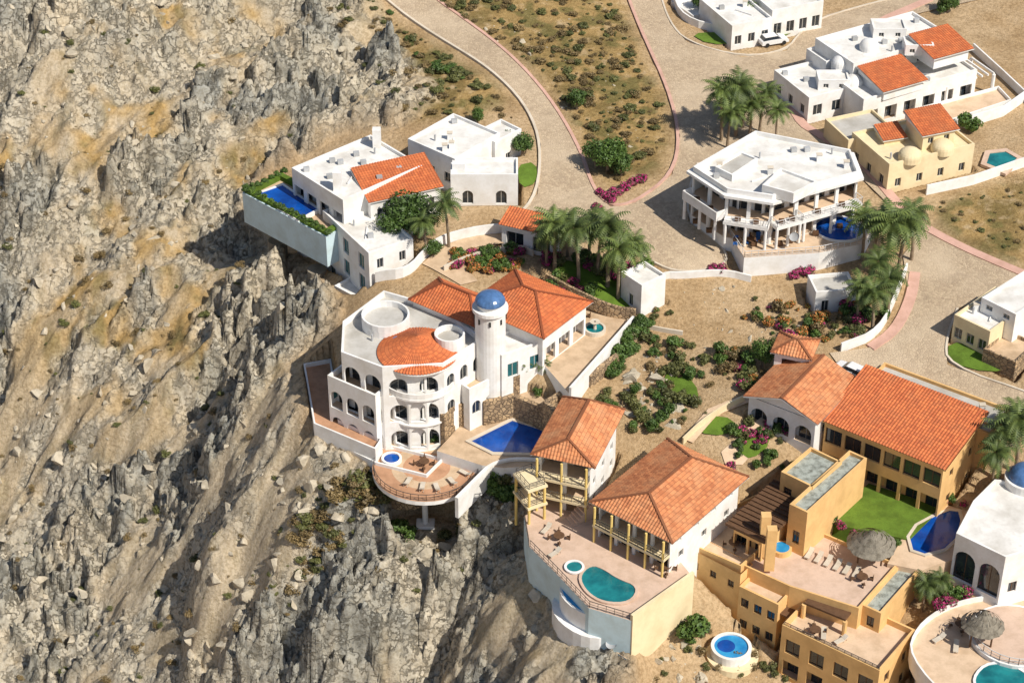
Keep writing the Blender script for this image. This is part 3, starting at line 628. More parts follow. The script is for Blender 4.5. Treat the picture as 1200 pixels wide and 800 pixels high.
def palapa(px,py,z,r,zt):
    b=Bld('thatched_palapa'); c=U(px,py,z); rr=np.random.default_rng(int(px))
    t=b('thatch','thatch'); n_=48
    for j in range(5):
        r0=r*(1-j/5);r1=r*(1-(j+1)/5)+.25; za=z-1+ (j)*.42; zb=za+.55
        a_=[(c[0]+(r0+rr.uniform(-.12,.12))*math.cos(2*math.pi*i/n_),c[1]+(r0+rr.uniform(-.12,.12))*math.sin(2*math.pi*i/n_),za+rr.uniform(-.1,.05)) for i in range(n_)]
        b_=[(c[0]+max(r1-.25,.05)*math.cos(2*math.pi*i/n_),c[1]+max(r1-.25,.05)*math.sin(2*math.pi*i/n_),zb) for i in range(n_)]
        t.add(a_+b_,[(i,(i+1)%n_,n_+(i+1)%n_,n_+i) for i in range(n_)])
    for i in range(4): b('posts','brown').cyl((c[0]+r*.65*math.cos(i*1.57+.6),c[1]+r*.65*math.sin(i*1.57+.6)),.12,zt,z-.8,8)
    b.done()
palapa(1022,630,-9,3.1,-12); palapa(1153,724,-11.3,2.6,-15)
b=Bld('tiled_cottage')
g1=R((878,464),(956,494),(998,446),-3.2); block(b,g1,[-7.2,-3.2],{0:dict(n=3,w=2.4,h=2.6,sill=0,arch=True,depth=1.0),1:dict(n=2,w=1,h=1.2)},par=0,base=-10,rz=False); hip(b,g1,-3.1,1.9,.6,.0,'tile2'); b.done()
b=Bld('tiled_gazebo'); g2=R((908,412),(948,420),(966,402),-1); block(b,g2,[-4.2,-1],{0:dict(n=1,w=2.6,h=2.4,sill=0,depth=1.2),1:dict(n=1,w=2,h=2,sill=.5)},par=0,base=-6,rz=False); hip(b,g2,-.9,1.1,.5,1,'tile2'); b.done()
b=Bld('utility_building'); g=R((956,346),(1004,342),(990,322),-.6); block(b,g,[-3.6,-.6],{0:dict(n=2,w=1,h=1.9,sill=.1)},base=-6,roof='grey_roof'); b.done()
# ---- apartment villa
b=Bld('white_apartment_villa')
ap=W([(812,200),(852,226),(905,234),(935,226),(1006,206),(996,180),(885,158)],8.2)
e=dict(n=2,w=3.6,h=2.9,sill=0,depth=2.4)
blk={0:e,1:dict(e,n=2),2:dict(e,n=1),3:dict(e,n=3),6:dict(n=2,w=1,h=1.3),4:dict(n=2,w=1.2,h=1.4)}
block(b,ap,[1,4.6,8.2],blk,par=.7,base=-4); clutter(b,ap,8.2,12)
b('roof_overhang','white').ring(offp(ap,.7),offp(ap,.003),7.7,8.1)
for i in (0,1,2,3): balcony(b,ap[i],ap[(i+1)%7],4.6,1.7,'white',r='white_rail',th=.5,par=(i==0))
for i in (0,1,2,3):
    p_=np.array(ap[i]);q_=np.array(ap[i+1]);u=(q_-p_)/np.linalg.norm(q_-p_);nr=np.array([u[1],-u[0]])
    for t in (.05,.5,.95): b('columns','white').cyl(p_+(q_-p_)*t+nr*1.5,.22,1,4.2,10)
    for z in (1.0,4.6):
        for t in (.3,.7):
            c=p_+(q_-p_)*t+nr*.9; b('terrace_furniture','brown').seg(c-[.4,0],c+[.4,0],.6,z+.02,z+.6)
mb=W([(893,218),(930,228),(958,214),(915,198)],9.6); block(b,mb,[8.2,9.4],{},par=.4)
mb=W([(838,196),(858,206),(888,186),(868,178)],9.2); block(b,mb,[8.2,9.0],{},par=.3,roof='grey_roof')
pod=W([(812,250),(850,268),(872,302),(960,296),(1012,285),(1025,262),(1006,235),(900,225)],.9)
platform(b,pod,-7,.9,'white','cream_floor',.0); rail(b,offp(pod,-.1)[1:6],.9,1.0,'white_rail')
for k,(x,y) in enumerate([(885,318),(905,316),(925,314)]):
    c=U(x,y,-3); b('windows_glass','glass').seg(c,(c[0]+1,c[1]+.05),.3,-3.6,-2.4)
b.done()
pool('swimming_pool',arc(U(984,268,1.05),3.4,0,345,20,3.2),1.05,'pool','white',.3,.12)
# ---- upper right white villa
b=Bld('white_terraced_villa')
c1=R((948,118),(1036,96),(1012,60),3.8); block(b,c1,[0,3.8],{0:dict(n=4,w=1.6,h=1.8),3:dict(n=3,w=1.2,h=1.5)},base=-3); clutter(b,c1,3.8,3)
c2=R((1012,120),(1145,85),(1118,52),4.4); block(b,c2,[0,4.4],{0:dict(n=6,w=2.2,h=2.4,sill=.2,depth=1.2)},base=-3); clutter(b,c2,4.4,3)
c3=R((1000,78),(1115,45),(1085,12),7); block(b,c3,[0,3.6,7],{0:dict(n=5,w=1.6,h=1.8)},base=-3); clutter(b,c3,7,6)
c5=R((968,76),(1010,64),(1000,45),5.4); block(b,c5,[0,5.4],{0:dict(n=1,w=1.4,h=1.8)},base=-3)
for q,z,w_ in (((1040,40),7,2.6),((1075,60),7,2.2),((975,100),3.8,2.4)):
    c=U(*q,z); r_=[(c[0]-w_,c[1]-w_*.7),(c[0]+w_,c[1]-w_*.7),(c[0]+w_,c[1]+w_*.7),(c[0]-w_,c[1]+w_*.7)]; block(b,r_,[z,z+1.5],{0:dict(n=2,w=.8,h=.7,sill=.4)},par=.3,pad=False)
o=R((1036,106),(1085,92),(1060,70),6); block(b,offp(o,-.3),[4,5.6],{},par=0); shed(b,o,5.8,1.2,.3)
o=R((1095,68),(1139,56),(1112,36),8.2); block(b,offp(o,-.3),[6,7.9],{},par=0); shed(b,o,8.1,1.2,.3)
for q,z in (((1000,100),4),((985,78),5.5),((1018,58),7)):
    c=U(*q,z); b('walls_white','white').cyl(c,1.5,z-.3,z+.6,20); b('domes_white','white').dome(c,1.5,z+.6,1.2)
pr=R((1110,100),(1165,86),(1145,66),3.4)
for k in range(9):
    a=np.array(pr[0])+(np.array(pr[1])-np.array(pr[0]))*k/8; c=np.array(pr[3])+(np.array(pr[2])-np.array(pr[3]))*k/8; b('pergola_beams','white').seg(a,c,.22,3.2,3.5)
for q in pr: b('walls_white','white').cyl(q,.3,0,3.2,8)
pt=W([(1080,128),(1170,104),(1185,120),(1110,145)],.4); platform(b,pt,-2,.4,'white','cream_floor',.5)
b.done()
b=Bld('cream_terraced_villa')
c4=R((1042,196),(1142,172),(1112,132),3.6); block(b,c4,[-1,3.6],{0:dict(n=4,w=1,h=1.4),3:dict(n=3,w=1.2,h=1.6)},wm='pale_cream',roof='pale_cream',base=-4); clutter(b,c4,3.6,2)
c6=R((994,168),(1050,156),(1036,128),3); block(b,c6,[-1,3],{0:dict(n=2,w=1.6,h=2)},wm='pale_cream',roof='grey_roof',base=-4)
o=R((1082,158),(1122,150),(1112,128),6.4); block(b,offp(o,-.2),[3.6,6.2],{0:dict(n=2,w=.9,h=1)},wm='pale_cream',par=0); shed(b,o,6.3,1.2,.3)
o=R((1036,164),(1062,160),(1056,146),4.6); block(b,offp(o,-.2),[3,4.5],{},wm='pale_cream',par=0); shed(b,o,4.5,.7,.2)
for q in ((1066,186),(1104,176)): c=U(*q,3.7); b('walls_pale_cream','pale_cream').cyl(c,1.7,3.5,4.3,20); b('domes_cream','pale_cream').dome(c,1.7,4.3,1.2)
b.done()
pool('swimming_pool',W([(1156,192),(1176,200),(1192,186),(1178,178),(1160,180)],.2),.2,'pool_t','pink_floor',.8,.3)
gwall('perimeter_wall',[(1085,228),(1140,216),(1215,190)],1.6,sm=False); gwall('perimeter_wall',[(1130,150),(1175,136),(1215,108)],1.8,sm=False); gwall('perimeter_wall',[(1140,60),(1175,92),(1215,130)],1.4,sm=False)
b=Bld('white_villa')
r=R((858,34),(905,24),(895,-14),4); block(b,r,[0,4],{0:dict(n=3,w=1.2,h=1.6)},base=-2); clutter(b,r,4,2)
r=R((905,16),(965,4),(950,-20),4.4); block(b,r,[0,4.4],{0:dict(n=4,w=1.4,h=2,sill=.4)},base=-2)
r=R((786,4),(812,22),(850,10),1.2); block(b,r,[-.5,1.2],{},base=-2)
b.done()
gwall('perimeter_wall',[(786,-6),(800,28),(850,40)],1.3)
b=Bld('cream_bungalow')
r=R((1118,372),(1160,392),(1215,362),.6); block(b,r,[-3.2,.6],{0:dict(n=3,w=1.2,h=1.6)},wm='pale_cream',base=-6,roof='white_roof'); clutter(b,r,.6,3)
r=R((1150,352),(1190,372),(1240,340),2.4); block(b,r,[.6,2.4],{0:dict(n=2,w=1,h=1)},base=-3)
r=R((1152,412),(1190,428),(1215,405),-1.6); block(b,r,[-4,-1.6],{},wm='stonew',base=-6,roof='tan_floor')
b.done()
b=Bld('blue_dome_villa')
r=W([(1120,628),(1178,656),(1235,640),(1235,570),(1165,565),(1140,590)],-7.5); block(b,r,[-14,-7.5],{0:dict(n=2,w=3.,h=4.6,sill=.2,arch=True,depth=.4,fm='brown'),1:dict(n=2,w=1.2,h=1.6)},base=-18,par=.5)
c=U(1202,566,-7.4); b('walls_white','white').cyl(c,2.7,-7.5,-6.4,28); b('domes_blue','dome_blue').dome(c,2.3,-6.4,1.8,28,8)
b.done()
b=Bld('curved_terrace_villa')
tp=smooth(W([(1062,772),(1072,738),(1108,712),(1160,700),(1240,700),(1240,830),(1120,835)],-15.2),True); platform(b,tp,-17,-15.2,'white','cream_floor',.7)
tp2=offp(tp,-1.0); block(b,tp2[::2],[-21,-17],{i:dict(n=1,w=1.6,h=2.2,sill=.4) for i in range(40)},base=-30,rz=False)
b('raised_terrace','white').prism(arc(U(1190,745,-14.8),5.5,0,345,23),-15.2,-14.6); b('raised_terrace_floor','pink_floor').poly(arc(U(1190,745,-14.8),5.2,0,345,23),-14.58)
rail(b,arc(U(1190,745,-14.8),5.2,150,300,12),-14.58,1,'white_rail')
b.done()
pool('swimming_pool',smooth(W([(1140,795),(1160,775),(1200,785),(1215,810),(1150,815)],-15.1),True),-15.05,'pool_t','white',.3,.1)
gwall('garden_wall',[(760,392),(735,410),(715,440)],.8,mat='stonew')
gwall('garden_wall',[(1062,318),(1050,350),(1030,395),(985,412)],1.4)
gwall('garden_wall',[(800,520),(830,492),(872,470)],1.0,mat='pale_cream')
# ================================================================== VEHICLES
def car(px,py,rot):
    b=Bld('parked_car'); x,y,z=gp(px,py); z+=.12; ca,sa=math.cos(rot),math.sin(rot)
    def T(v): return (x+v[0]*ca-v[1]*sa,y+v[0]*sa+v[1]*ca,z+v[2])
    prof=[(-2.4,.35),(-2.4,.95),(-2.2,1.1),(-.9,1.15),(1.0,1.12),(2.1,.98),(2.4,.75),(2.4,.35)]
    def ext(part,pr,w,wt=None):
        n_=len(pr);wt=wt or w; vs=[T((a,-(wt if c>1.3 else w),c)) for a,c in pr]+[T((a,(wt if c>1.3 else w),c)) for a,c in pr]
        part.add(vs,[tuple(range(n_)),tuple(range(2*n_-1,n_-1,-1))]+[(i,i+n_,(i+1)%n_+n_,(i+1)%n_) for i in range(n_)])
    ext(b('body','paint_w'),prof,.92); ext(b('glazing','glass'),[(-2.15,1.1),(-1.9,1.62),(.35,1.62),(1.1,1.1)],.84,.7); ext(b('roof_panel','paint_w'),[(-1.85,1.62),(-1.8,1.7),(.25,1.7),(.4,1.62)],.72,.72)
    for wx in (-1.5,1.5):
        for wy in (-.9,.9):
            vs=[];n_=14
            for s_ in (-.12,.12):
                for i in range(n_): vs.append(T((wx+.36*math.cos(2*math.pi*i/n_),wy+s_,.36+.36*math.sin(2*math.pi*i/n_))))
            b('wheels','tyre').add(vs,[(i,(i+1)%n_,n_+(i+1)%n_,n_+i) for i in range(n_)]+[tuple(range(n_)),tuple(range(2*n_-1,n_-1,-1))])
    b.done()
car(906,52,rad(20)); car(996,440,rad(140))
# ================================================================== FURNITURE
def lounger_mesh(mat):
    p=P(M[mat]); p.seg((-.9,0),(.35,0),.62,.28,.40); p.seg((.35,0),(.95,0),.62,.30,.42,.62,.74)
    for x in (-.8,.3,.8):
        for y in (-.25,.25): p.seg((x-.03,y),(x+.03,y),.06,0,.3)
    return p.mesh('sun_lounger')
LM={k:lounger_mesh(k) for k in('cushion','lounge')}
def lounger(px,py,z,rot,m='lounge'):
    o=link(bpy.data.objects.new('sun_lounger',LM[m])); o.location=(*U(px,py,z),z); o.rotation_euler[2]=rad(rot)
for i in range(6): lounger(948+i*11,651+i*4.5,-12.6,60)
for i in range(4): lounger(862+i*13,285-i*2,.9,80,'cushion')
for i in range(3): lounger(902+i*11,262-i*2,.9,80,'cushion')
for x,y,r in ((478,566,250),(495,572,265),(512,573,285),(530,566,300),(545,556,320)): lounger(x,y,-12.65,r)
for x,y in ((640,622),(650,650),(965,745),(985,752),(1100,750),(1120,760)): lounger(x,y,TZ if x<800 else (-15.5 if x<1050 else -15.2),random.uniform(0,90))
tb=P(M['brown']); tb.cyl((0,0),.7,.7,.76,18); tb.cyl((0,0),.08,0,.7,8)
for a in range(4):
    c=(1.15*math.cos(a*1.57),1.15*math.sin(a*1.57)); tb.seg((c[0]-.22,c[1]),(c[0]+.22,c[1]),.45,.4,.46); d=(c[0]*1.18,c[1]*1.18); tb.seg((d[0]-.05,d[1]-.15),(d[0]+.05,d[1]+.15),.06,.0,.9)
tbm=tb.mesh('dining_set')
for x,y,z in ((497,545,-12.64),(955,742,-15.48),(880,285,.9),(940,262,.9),(655,632,TZ),(780,668,TZ),(1010,680,-12.6),(1125,735,-15.2),(680,372,-4.2),(860,640,-12.4)):
    o=link(bpy.data.objects.new('patio_table_set',tbm)); o.location=(*U(x,y,z),z)
dish=P(M['metal']); dish.dome((0,0),.7,0,-.25,16,3); dish.cyl((0,0),.06,-1.6,-.25,8); dm=dish.mesh('satellite_dish')
for x,y,z in ((716,762,-17),(944,770,-21),(930,286,2)):
    o=link(bpy.data.objects.new('satellite_dish',dm)); o.location=(*U(x,y,z),z+1.2); o.rotation_euler=(rad(30),rad(-20),0)
# ================================================================== VEGETATION
def leafmesh(name,mat,n=900,rx=1.,rz=.8,size=.16,clumps=9,seed=0,trunk=False,zc=.8):
    r=np.random.default_rng(seed); vs=[];fs=[]
    cen=r.normal(size=(clumps,3)); cen/=np.linalg.norm(cen,axis=1)[:,None]; cen*=np.array([rx*.62,rx*.62,rz*.6])*r.uniform(.5,1.,(clumps,1)); cen[:,2]+=zc; cr=r.uniform(.28,.5,clumps)*rx
    for i in range(n):
        k=r.integers(clumps); d=r.normal(size=3); d/=np.linalg.norm(d); p=cen[k]+d*cr[k]*r.uniform(.7,1.08)*np.array([1,1,.85])
        if p[2]<0.02: p[2]=abs(p[2])*.5
        nrm=d+r.normal(size=3)*.5; nrm/=np.linalg.norm(nrm); t=np.cross(nrm,r.normal(size=3)); t/=np.linalg.norm(t)+1e-9; s_=np.cross(nrm,t); sz=size*r.uniform(.6,1.3)
        o=len(vs); vs+=[tuple(p-t*sz),tuple(p+s_*sz*.5),tuple(p+t*sz),tuple(p-s_*sz*.5)]; fs.append((o,o+1,o+2,o+3))
    me=bpy.data.meshes.new(name); nl=len(fs)
    if trunk:
        tp=P(None)
        tp.cyl((0,0),.1*rx,0,zc*.9,8,.05*rx)
        for k in range(min(clumps,5)):
            a=np.array([0,0,zc*.45]);c=cen[k]
            o=len(tp.v)
            for q,w in ((a,.05*rx),(c,.02*rx)):
                for j in range(5): tp.v.append((q[0]+w*math.cos(j*1.257),q[1]+w*math.sin(j*1.257),q[2]))
            for j in range(5): tp.f.append([o+j,o+(j+1)%5,o+5+(j+1)%5,o+5+j])
        o=len(vs); vs+=tp.v; fs+=[tuple(o+i for i in f) for f in tp.f]
    me.from_pydata(vs,[],fs); me.materials.append(M[mat]); me.materials.append(M['trunk'])
    if trunk:
        mi=np.zeros(len(fs),np.int32); mi[nl:]=1; me.polygons.foreach_set('material_index',mi)
    me.update(); return me
def palm_mesh(seed,h=6.6,nf=36,L=3.2):
    r=np.random.default_rng(seed); tp=P(None); bend=r.uniform(-.7,.7,2); k=8; n=8
    for j in range(k+1):
        t=j/k; c=(bend[0]*t*t,bend[1]*t*t,h*t); w=.24-.09*t+(.02 if j%2 else 0)
        for i in range(n): tp.v.append((c[0]+w*math.cos(2*math.pi*i/n),c[1]+w*math.sin(2*math.pi*i/n),c[2]))
    for j in range(k):
        for i in range(n): tp.f.append([j*n+i,j*n+(i+1)%n,(j+1)*n+(i+1)%n,(j+1)*n+i])
    nt_=len(tp.f); top=np.array([bend[0],bend[1],h]); vs=list(tp.v); fs=[tuple(f) for f in tp.f]
    for f in range(nf):
        az=f*2.4+r.uniform(-.2,.2); el=rad(r.uniform(-30,70)) if f>3 else rad(80); LL=L*r.uniform(.8,1.1); d=np.array([math.cos(az),math.sin(az),0]); sd=np.array([-d[1],d[0],0]); m=12; pts=[]
        p=top.copy(); e=el
        for j in range(m+1):
            pts.append(p.copy()); dirv=d*math.cos(e)+np.array([0,0,math.sin(e)]); p=p+dirv*LL/m; e-=rad(8 if el>0 else 5)
        for j in range(1,m):
            wl=.72*math.sin(math.pi*(j/m)**.7)+.14
            for sg in (-1,1):
                a=pts[j];c=pts[j]*.1+pts[j+1]*.9; tip=a+sd*sg*wl+(pts[j+1]-a)*1.1-np.array([0,0,wl*.35]); o=len(vs)
                vs+= [tuple(a),tuple(c),tuple(tip)]; fs.append((o,o+1,o+2))
    me=bpy.data.meshes.new('palm_tree'); me.from_pydata(vs,[],fs); me.materials.append(M['leaf_p']); me.materials.append(M['trunk'])
    mi=np.zeros(len(fs),np.int32); mi[:nt_]=1; me.polygons.foreach_set('material_index',mi); me.update(); return me
PM=[palm_mesh(s,h=6.2+.35*s) for s in range(5)]
VM={'shrub':[leafmesh('shrub','leaf',900,1,.8,.13,9,s) for s in range(3)],
 'olive_shrub':[leafmesh('olive_shrub','leaf_o',700,1,.7,.13,9,s+10,zc=.6) for s in range(3)],
 'bougainvillea_bush':[leafmesh('bougainvillea_bush','boug',800,1,.7,.13,9,s+20,zc=.6) for s in range(2)],
 'flowering_shrub':[leafmesh('flowering_shrub','flower',800,1,.7,.13,9,s+20,zc=.6) for s in range(2)],
 'dry_shrub':[leafmesh('dry_shrub','leaf_d',500,1,.6,.12,9,s+30,zc=.5) for s in range(2)],
 'leafy_tree':[leafmesh('leafy_tree','leaf',3000,1,.75,.08,22,s+40,True,1.15) for s in range(2)]}
def plant(kind,px,py,s,z=None,zs=1.):
    if z is None: x,y,zz=gp(px,py)
    else: (x,y),zz=U(px,py,z),z
    me=random.choice(VM[kind]); o=link(bpy.data.objects.new(kind,me)); o.location=(x,y,zz-.05); o.scale=(s,s*random.uniform(.75,1.2),s*zs*random.uniform(.8,1.1)); o.rotation_euler[2]=random.uniform(0,6.28)
    if z is None: PLACED.append(o)
    return o
def palm(px,py,s=1.,z=None):
    if z is None: x,y,zz=gp(px,py)
    else: (x,y),zz=U(px,py,z),z
    o=link(bpy.data.objects.new('palm_tree',random.choice(PM))); o.location=(x,y,zz-.1); o.scale=(s,s,s*random.uniform(.9,1.1)); o.rotation_euler[2]=random.uniform(0,6.28)
for x,y,s in ((650,318,1.15),(640,312,.95),(712,336,1.3),(724,350,1.1),(678,330,1.15),(738,338,1.05),(700,322,1.),(665,300,.9),(690,305,1.),(526,290,.95),(500,300,.85)): palm(x,y,s)
for x,y,s in ((1020,318,1.25),(1035,326,1.35),(1052,322,1.2),(1010,305,1.1),(1030,350,1.),(1068,305,1.1),(1022,386,1.),(1004,376,.9),(1040,372,1.)): palm(x,y,s)
for x,y,s in ((845,165,1.1),(862,160,1.2),(878,168,1.),(890,155,.95),(908,176,.85),(852,174,.9),(870,150,1.)): palm(x,y,s)
for x,y,s,z in ((610,452,.6,-7.8),(636,452,.55,-7.8),(600,456,.45,-7.8)): palm(x,y,s,z)
for x,y,s in ((1170,562,1.1),(1190,552,1.2),(1160,578,.9),(1182,530,1.),(1080,716,.7),(1095,708,.6)): palm(x,y,s)
for x,y,s in ((860,140,2.2),(848,130,2.0),(880,30,2.2),(820,12,1.8),(1110,14,2),(712,202,3.0),(728,206,2.6),(698,196,2.4),(720,188,2.2),(676,128,2.),(893,430,2.2),(600,175,2.2),(612,182,2.),(1085,700,2.),(1100,702,1.8),(560,145,1.5),(508,300,1.6)): plant('leafy_tree',x,y,s)
for x,y,s in ((478,272,3.6),(494,278,3.0),(462,280,2.6)): plant('leafy_tree',x,y,s,-.5)
plant('shrub',811,748,2.8)
for x,y,s in ((1130,152,1.8),(1140,155,1.6),(1105,15,1.5)): plant('shrub',x,y,s)
for x,y in ((722,228),(710,232),(732,222),(742,216),(704,228),(645,340),(640,310),(700,245),(752,212),(716,236),(936,318),(945,322),(930,325),(950,316),(845,318),(835,316)): plant('bougainvillea_bush',x,y,1.2,zs=.8)
for k in range(50): plant(random.choice(['flowering_shrub','bougainvillea_bush','shrub','shrub']),random.uniform(530,615),random.uniform(294,320),random.uniform(.7,1.2))
for k in range(38):
    x,y=random.uniform(640,765),random.uniform(300,350)
    if inpoly(x,y,[(655,318),(672,308),(750,345),(730,358),(690,346)]): continue
    plant(random.choice(['shrub','olive_shrub','shrub','bougainvillea_bush']),x,y,random.uniform(.8,1.6))
for k in range(40):
    t=random.random(); plant(random.choice(['shrub','olive_shrub','shrub']),712+45*t+random.uniform(-8,8),440-60*t+random.uniform(-6,6),random.uniform(.8,1.6))
gpoly=[(770,340),(880,325),(960,350),(1050,340),(1030,395),(960,400),(890,450),(870,480),(800,500),(750,500),(720,460),(760,390)]
cen_=[(random.uniform(720,1050),random.uniform(330,515)) for k in range(44)]
c=0
while c<240:
    q=random.choice(cen_); x,y=random.gauss(q[0],14),random.gauss(q[1],9)
    if inpoly(x,y,gpoly):
        if 770<x<865 and 330<y<405 and random.random()<.95: c+=.3; continue
        plant(random.choice(['shrub','olive_shrub','olive_shrub','dry_shrub','bougainvillea_bush','flowering_shrub']) if x>860 else random.choice(['shrub','olive_shrub','dry_shrub','olive_shrub']),x,y,.35+1.1*random.random()**2); c+=1
for k in range(44): plant(random.choice(['shrub','olive_shrub','shrub','bougainvillea_bush']),random.uniform(855,930),random.uniform(495,552),random.uniform(.5,1.1))
for k in range(30): plant(random.choice(['shrub','olive_shrub']),random.uniform(700,790),random.uniform(455,510),random.uniform(.6,1.5))
for k in range(46): plant(random.choice(['olive_shrub','shrub','shrub']),random.uniform(556,602),random.uniform(548,620),random.uniform(.6,1.6))
for x,y,s,kd in ((430,600,3.4,'olive_shrub'),(445,615,2.8,'olive_shrub'),(425,620,2.6,'olive_shrub'),(455,605,2.2,'olive_shrub'),(440,640,2.4,'dry_shrub'),(480,645,1.6,'shrub'),(415,655,2.2,'dry_shrub'),(400,690,1.8,'dry_shrub'),(570,600,1.6,'olive_shrub'),(585,590,1.6,'olive_shrub'),(430,632,2.4,'dry_shrub'),(450,588,1.8,'shrub'),(405,640,2,'dry_shrub'),(380,700,1.8,'dry_shrub'),(395,720,1.6,'olive_shrub'),(365,730,1.4,'dry_shrub'),(465,620,1.8,'shrub'),(440,605,2.0,'shrub'),(520,640,1.4,'olive_shrub'),(540,625,1.5,'olive_shrub')): plant(kd,x,y,s,zs=.7)
for k in range(80):
    t=random.random(); plant(random.choice(['dry_shrub','olive_shrub','dry_shrub']),450-100*t+random.gauss(0,14),600+170*t+random.gauss(0,14),random.uniform(.5,1.6),zs=.6)
for x,y,kd in ((510,517,'shrub'),(518,514,'shrub'),(526,510,'bougainvillea_bush'),(430,518,'bougainvillea_bush'),(420,514,'shrub'),(410,510,'shrub')): plant(kd,x,y,.9,-12.6)
for k in range(30): plant('shrub',800+random.uniform(-10,20),720+random.uniform(0,40),random.uniform(.6,1.)) if k<6 else plant(random.choice(['dry_shrub','olive_shrub']),random.uniform(760,930),random.uniform(740,800),random.uniform(.4,.9))
for k in range(14):
    t=k/13; q=np.array(pd[0])*(1-t)+np.array(pd[1])*t; o=plant('shrub',0,0,.75,0); o.location=(q[0]+.45,q[1]+.45,.9)
for k in range(7):
    t=k/6; q=np.array(pd[0])*(1-t)+np.array(pd[3])*t; o=plant('shrub',0,0,.7,0); o.location=(q[0]+.5,q[1]-.3,.9)
for x,y in ((975,612),(985,618),(1000,628),(1105,590),(1115,588),(1128,592),(968,604),(1050,640),(1140,620),(1130,632)): plant(random.choice(['shrub','bougainvillea_bush']),x,y,.9,-11.9)
for x,y in ((1120,700),(1140,694),(1165,690),(1180,694),(1198,690),(1100,715),(1110,708),(1130,698),(1152,692)): plant(random.choice(['shrub','bougainvillea_bush']),x,y,1.3,-15.2)
for x,y in ((615,455),(640,452),(600,458),(655,456),(625,446),(560,484),(545,488),(630,464),(670,449),(648,446),(585,462)): plant('shrub',x,y,random.uniform(.6,1.1),-7.8 if x>580 else -11)
def scat(kinds,poly,n,s0,s1):
    c=0; P_=np.array(poly)
    while c<n:
        x=random.uniform(P_[:,0].min(),P_[:,0].max());y=random.uniform(P_[:,1].min(),P_[:,1].max())
        if inpoly(x,y,poly): plant(random.choice(kinds),x,y,s0+(s1-s0)*random.random()**2,zs=.6); c+=1
scat(['olive_shrub','dry_shrub','dry_shrub'],[(515,0),(720,-5),(745,60),(770,110),(780,160),(765,190),(720,215),(700,190),(672,130),(625,75)],380,.3,1.4)
scat(['dry_shrub','olive_shrub','dry_shrub'],[(380,0),(430,0),(515,60),(575,100),(605,140),(560,135),(480,140),(430,100)],160,.3,1.5)
scat(['dry_shrub','dry_shrub','olive_shrub'],[(0,0),(380,0),(440,120),(330,190),(270,215),(300,330),(350,400),(340,520),(430,560),(470,640),(600,620),(620,800),(0,800)],420,.3,1.3)
scat(['dry_shrub','olive_shrub'],[(1090,240),(1140,225),(1200,215),(1200,300),(1150,280)],36,.3,.8)
scat(['olive_shrub','shrub'],[(455,15),(470,20),(490,60),(550,90),(535,100),(480,60)],18,.8,1.8)
# ================================================================== TERRAIN MESH
def hsh(ix,iy,s):
    h=(ix*374761393+iy*668265263+s*974711)&0xffffffff; h=((h^(h>>13))*1274126177)&0xffffffff; return ((h^(h>>16))&0xffffffff)/4294967296.
def vn(x,y,s):
    ix=np.floor(x).astype(np.int64);iy=np.floor(y).astype(np.int64);fx=x-ix;fy=y-iy;fx=fx*fx*(3-2*fx);fy=fy*fy*(3-2*fy)
    return (hsh(ix,iy,s)*(1-fx)+hsh(ix+1,iy,s)*fx)*(1-fy)+(hsh(ix,iy+1,s)*(1-fx)+hsh(ix+1,iy+1,s)*fx)*fy
def fbm(x,y,s,o=4):
    r=0;a=.5
    for k in range(o): r=r+a*vn(x,y,s+k); x=x*2.03+7.1;y=y*2.03+3.3;a*=.5
    return r/(1-.5**o)
def facet(x,y,sc,s,g=1.3):
    X=x/sc;Y=y/sc;ix=np.floor(X).astype(np.int64);iy=np.floor(Y).astype(np.int64); best=np.full(X.shape,9.);sec=np.full(X.shape,9.);val=np.zeros(X.shape)
    for i in(-1,0,1):
        for j in(-1,0,1):
            a=ix+i;b_=iy+j;dx=X-(a+hsh(a,b_,s));dy=Y-(b_+hsh(a,b_,s+1));d=dx*dx+dy*dy
            v=(hsh(a,b_,s+2)-.5)+(hsh(a,b_,s+3)-.5)*g*dx+(hsh(a,b_,s+4)-.5)*g*dy
            m=d<best; sec=np.where(m,best,np.minimum(sec,d)); val=np.where(m,v,val); best=np.where(m,d,best)
    return val,np.sqrt(sec)-np.sqrt(best)
def axis(a,b_,st,far=2500):
    core=list(np.arange(a,b_,st)); o=[];x=a;s=st
    while x>-far: s*=1.35; x-=s; o.append(x)
    o2=[];x=core[-1];s=st
    while x<far: s*=1.35;x+=s;o2.append(x)
    return np.array(o[::-1]+core+o2)
ax=axis(-88,84,.28);ay=axis(-68,128,.28)
X,Y=np.meshgrid(ax,ay); S=bil(Hg,X,Y)
rock=[(-300,-60),(395,-60),(440,0),(470,60),(520,110),(470,150),(400,150),(345,185),(285,210),(285,262),(330,300),(392,345),(392,390),(350,415),(345,505),(430,555),(440,590),(520,592),(600,560),(608,640),(650,705),(735,790),(745,870),(-300,870)]
rk=inpoly(GXX,GYY,G2(rock)).astype(float)
def blur(a,k):
    for _ in range(k):
        a=(np.roll(a,1,0)+np.roll(a,-1,0)+a*2)/4; a=(np.roll(a,1,1)+np.roll(a,-1,1)+a*2)/4
    return a
rkb=blur(rk,3)
rmask=np.clip(bil(rkb,X,Y)*1.6-.4,0,1)
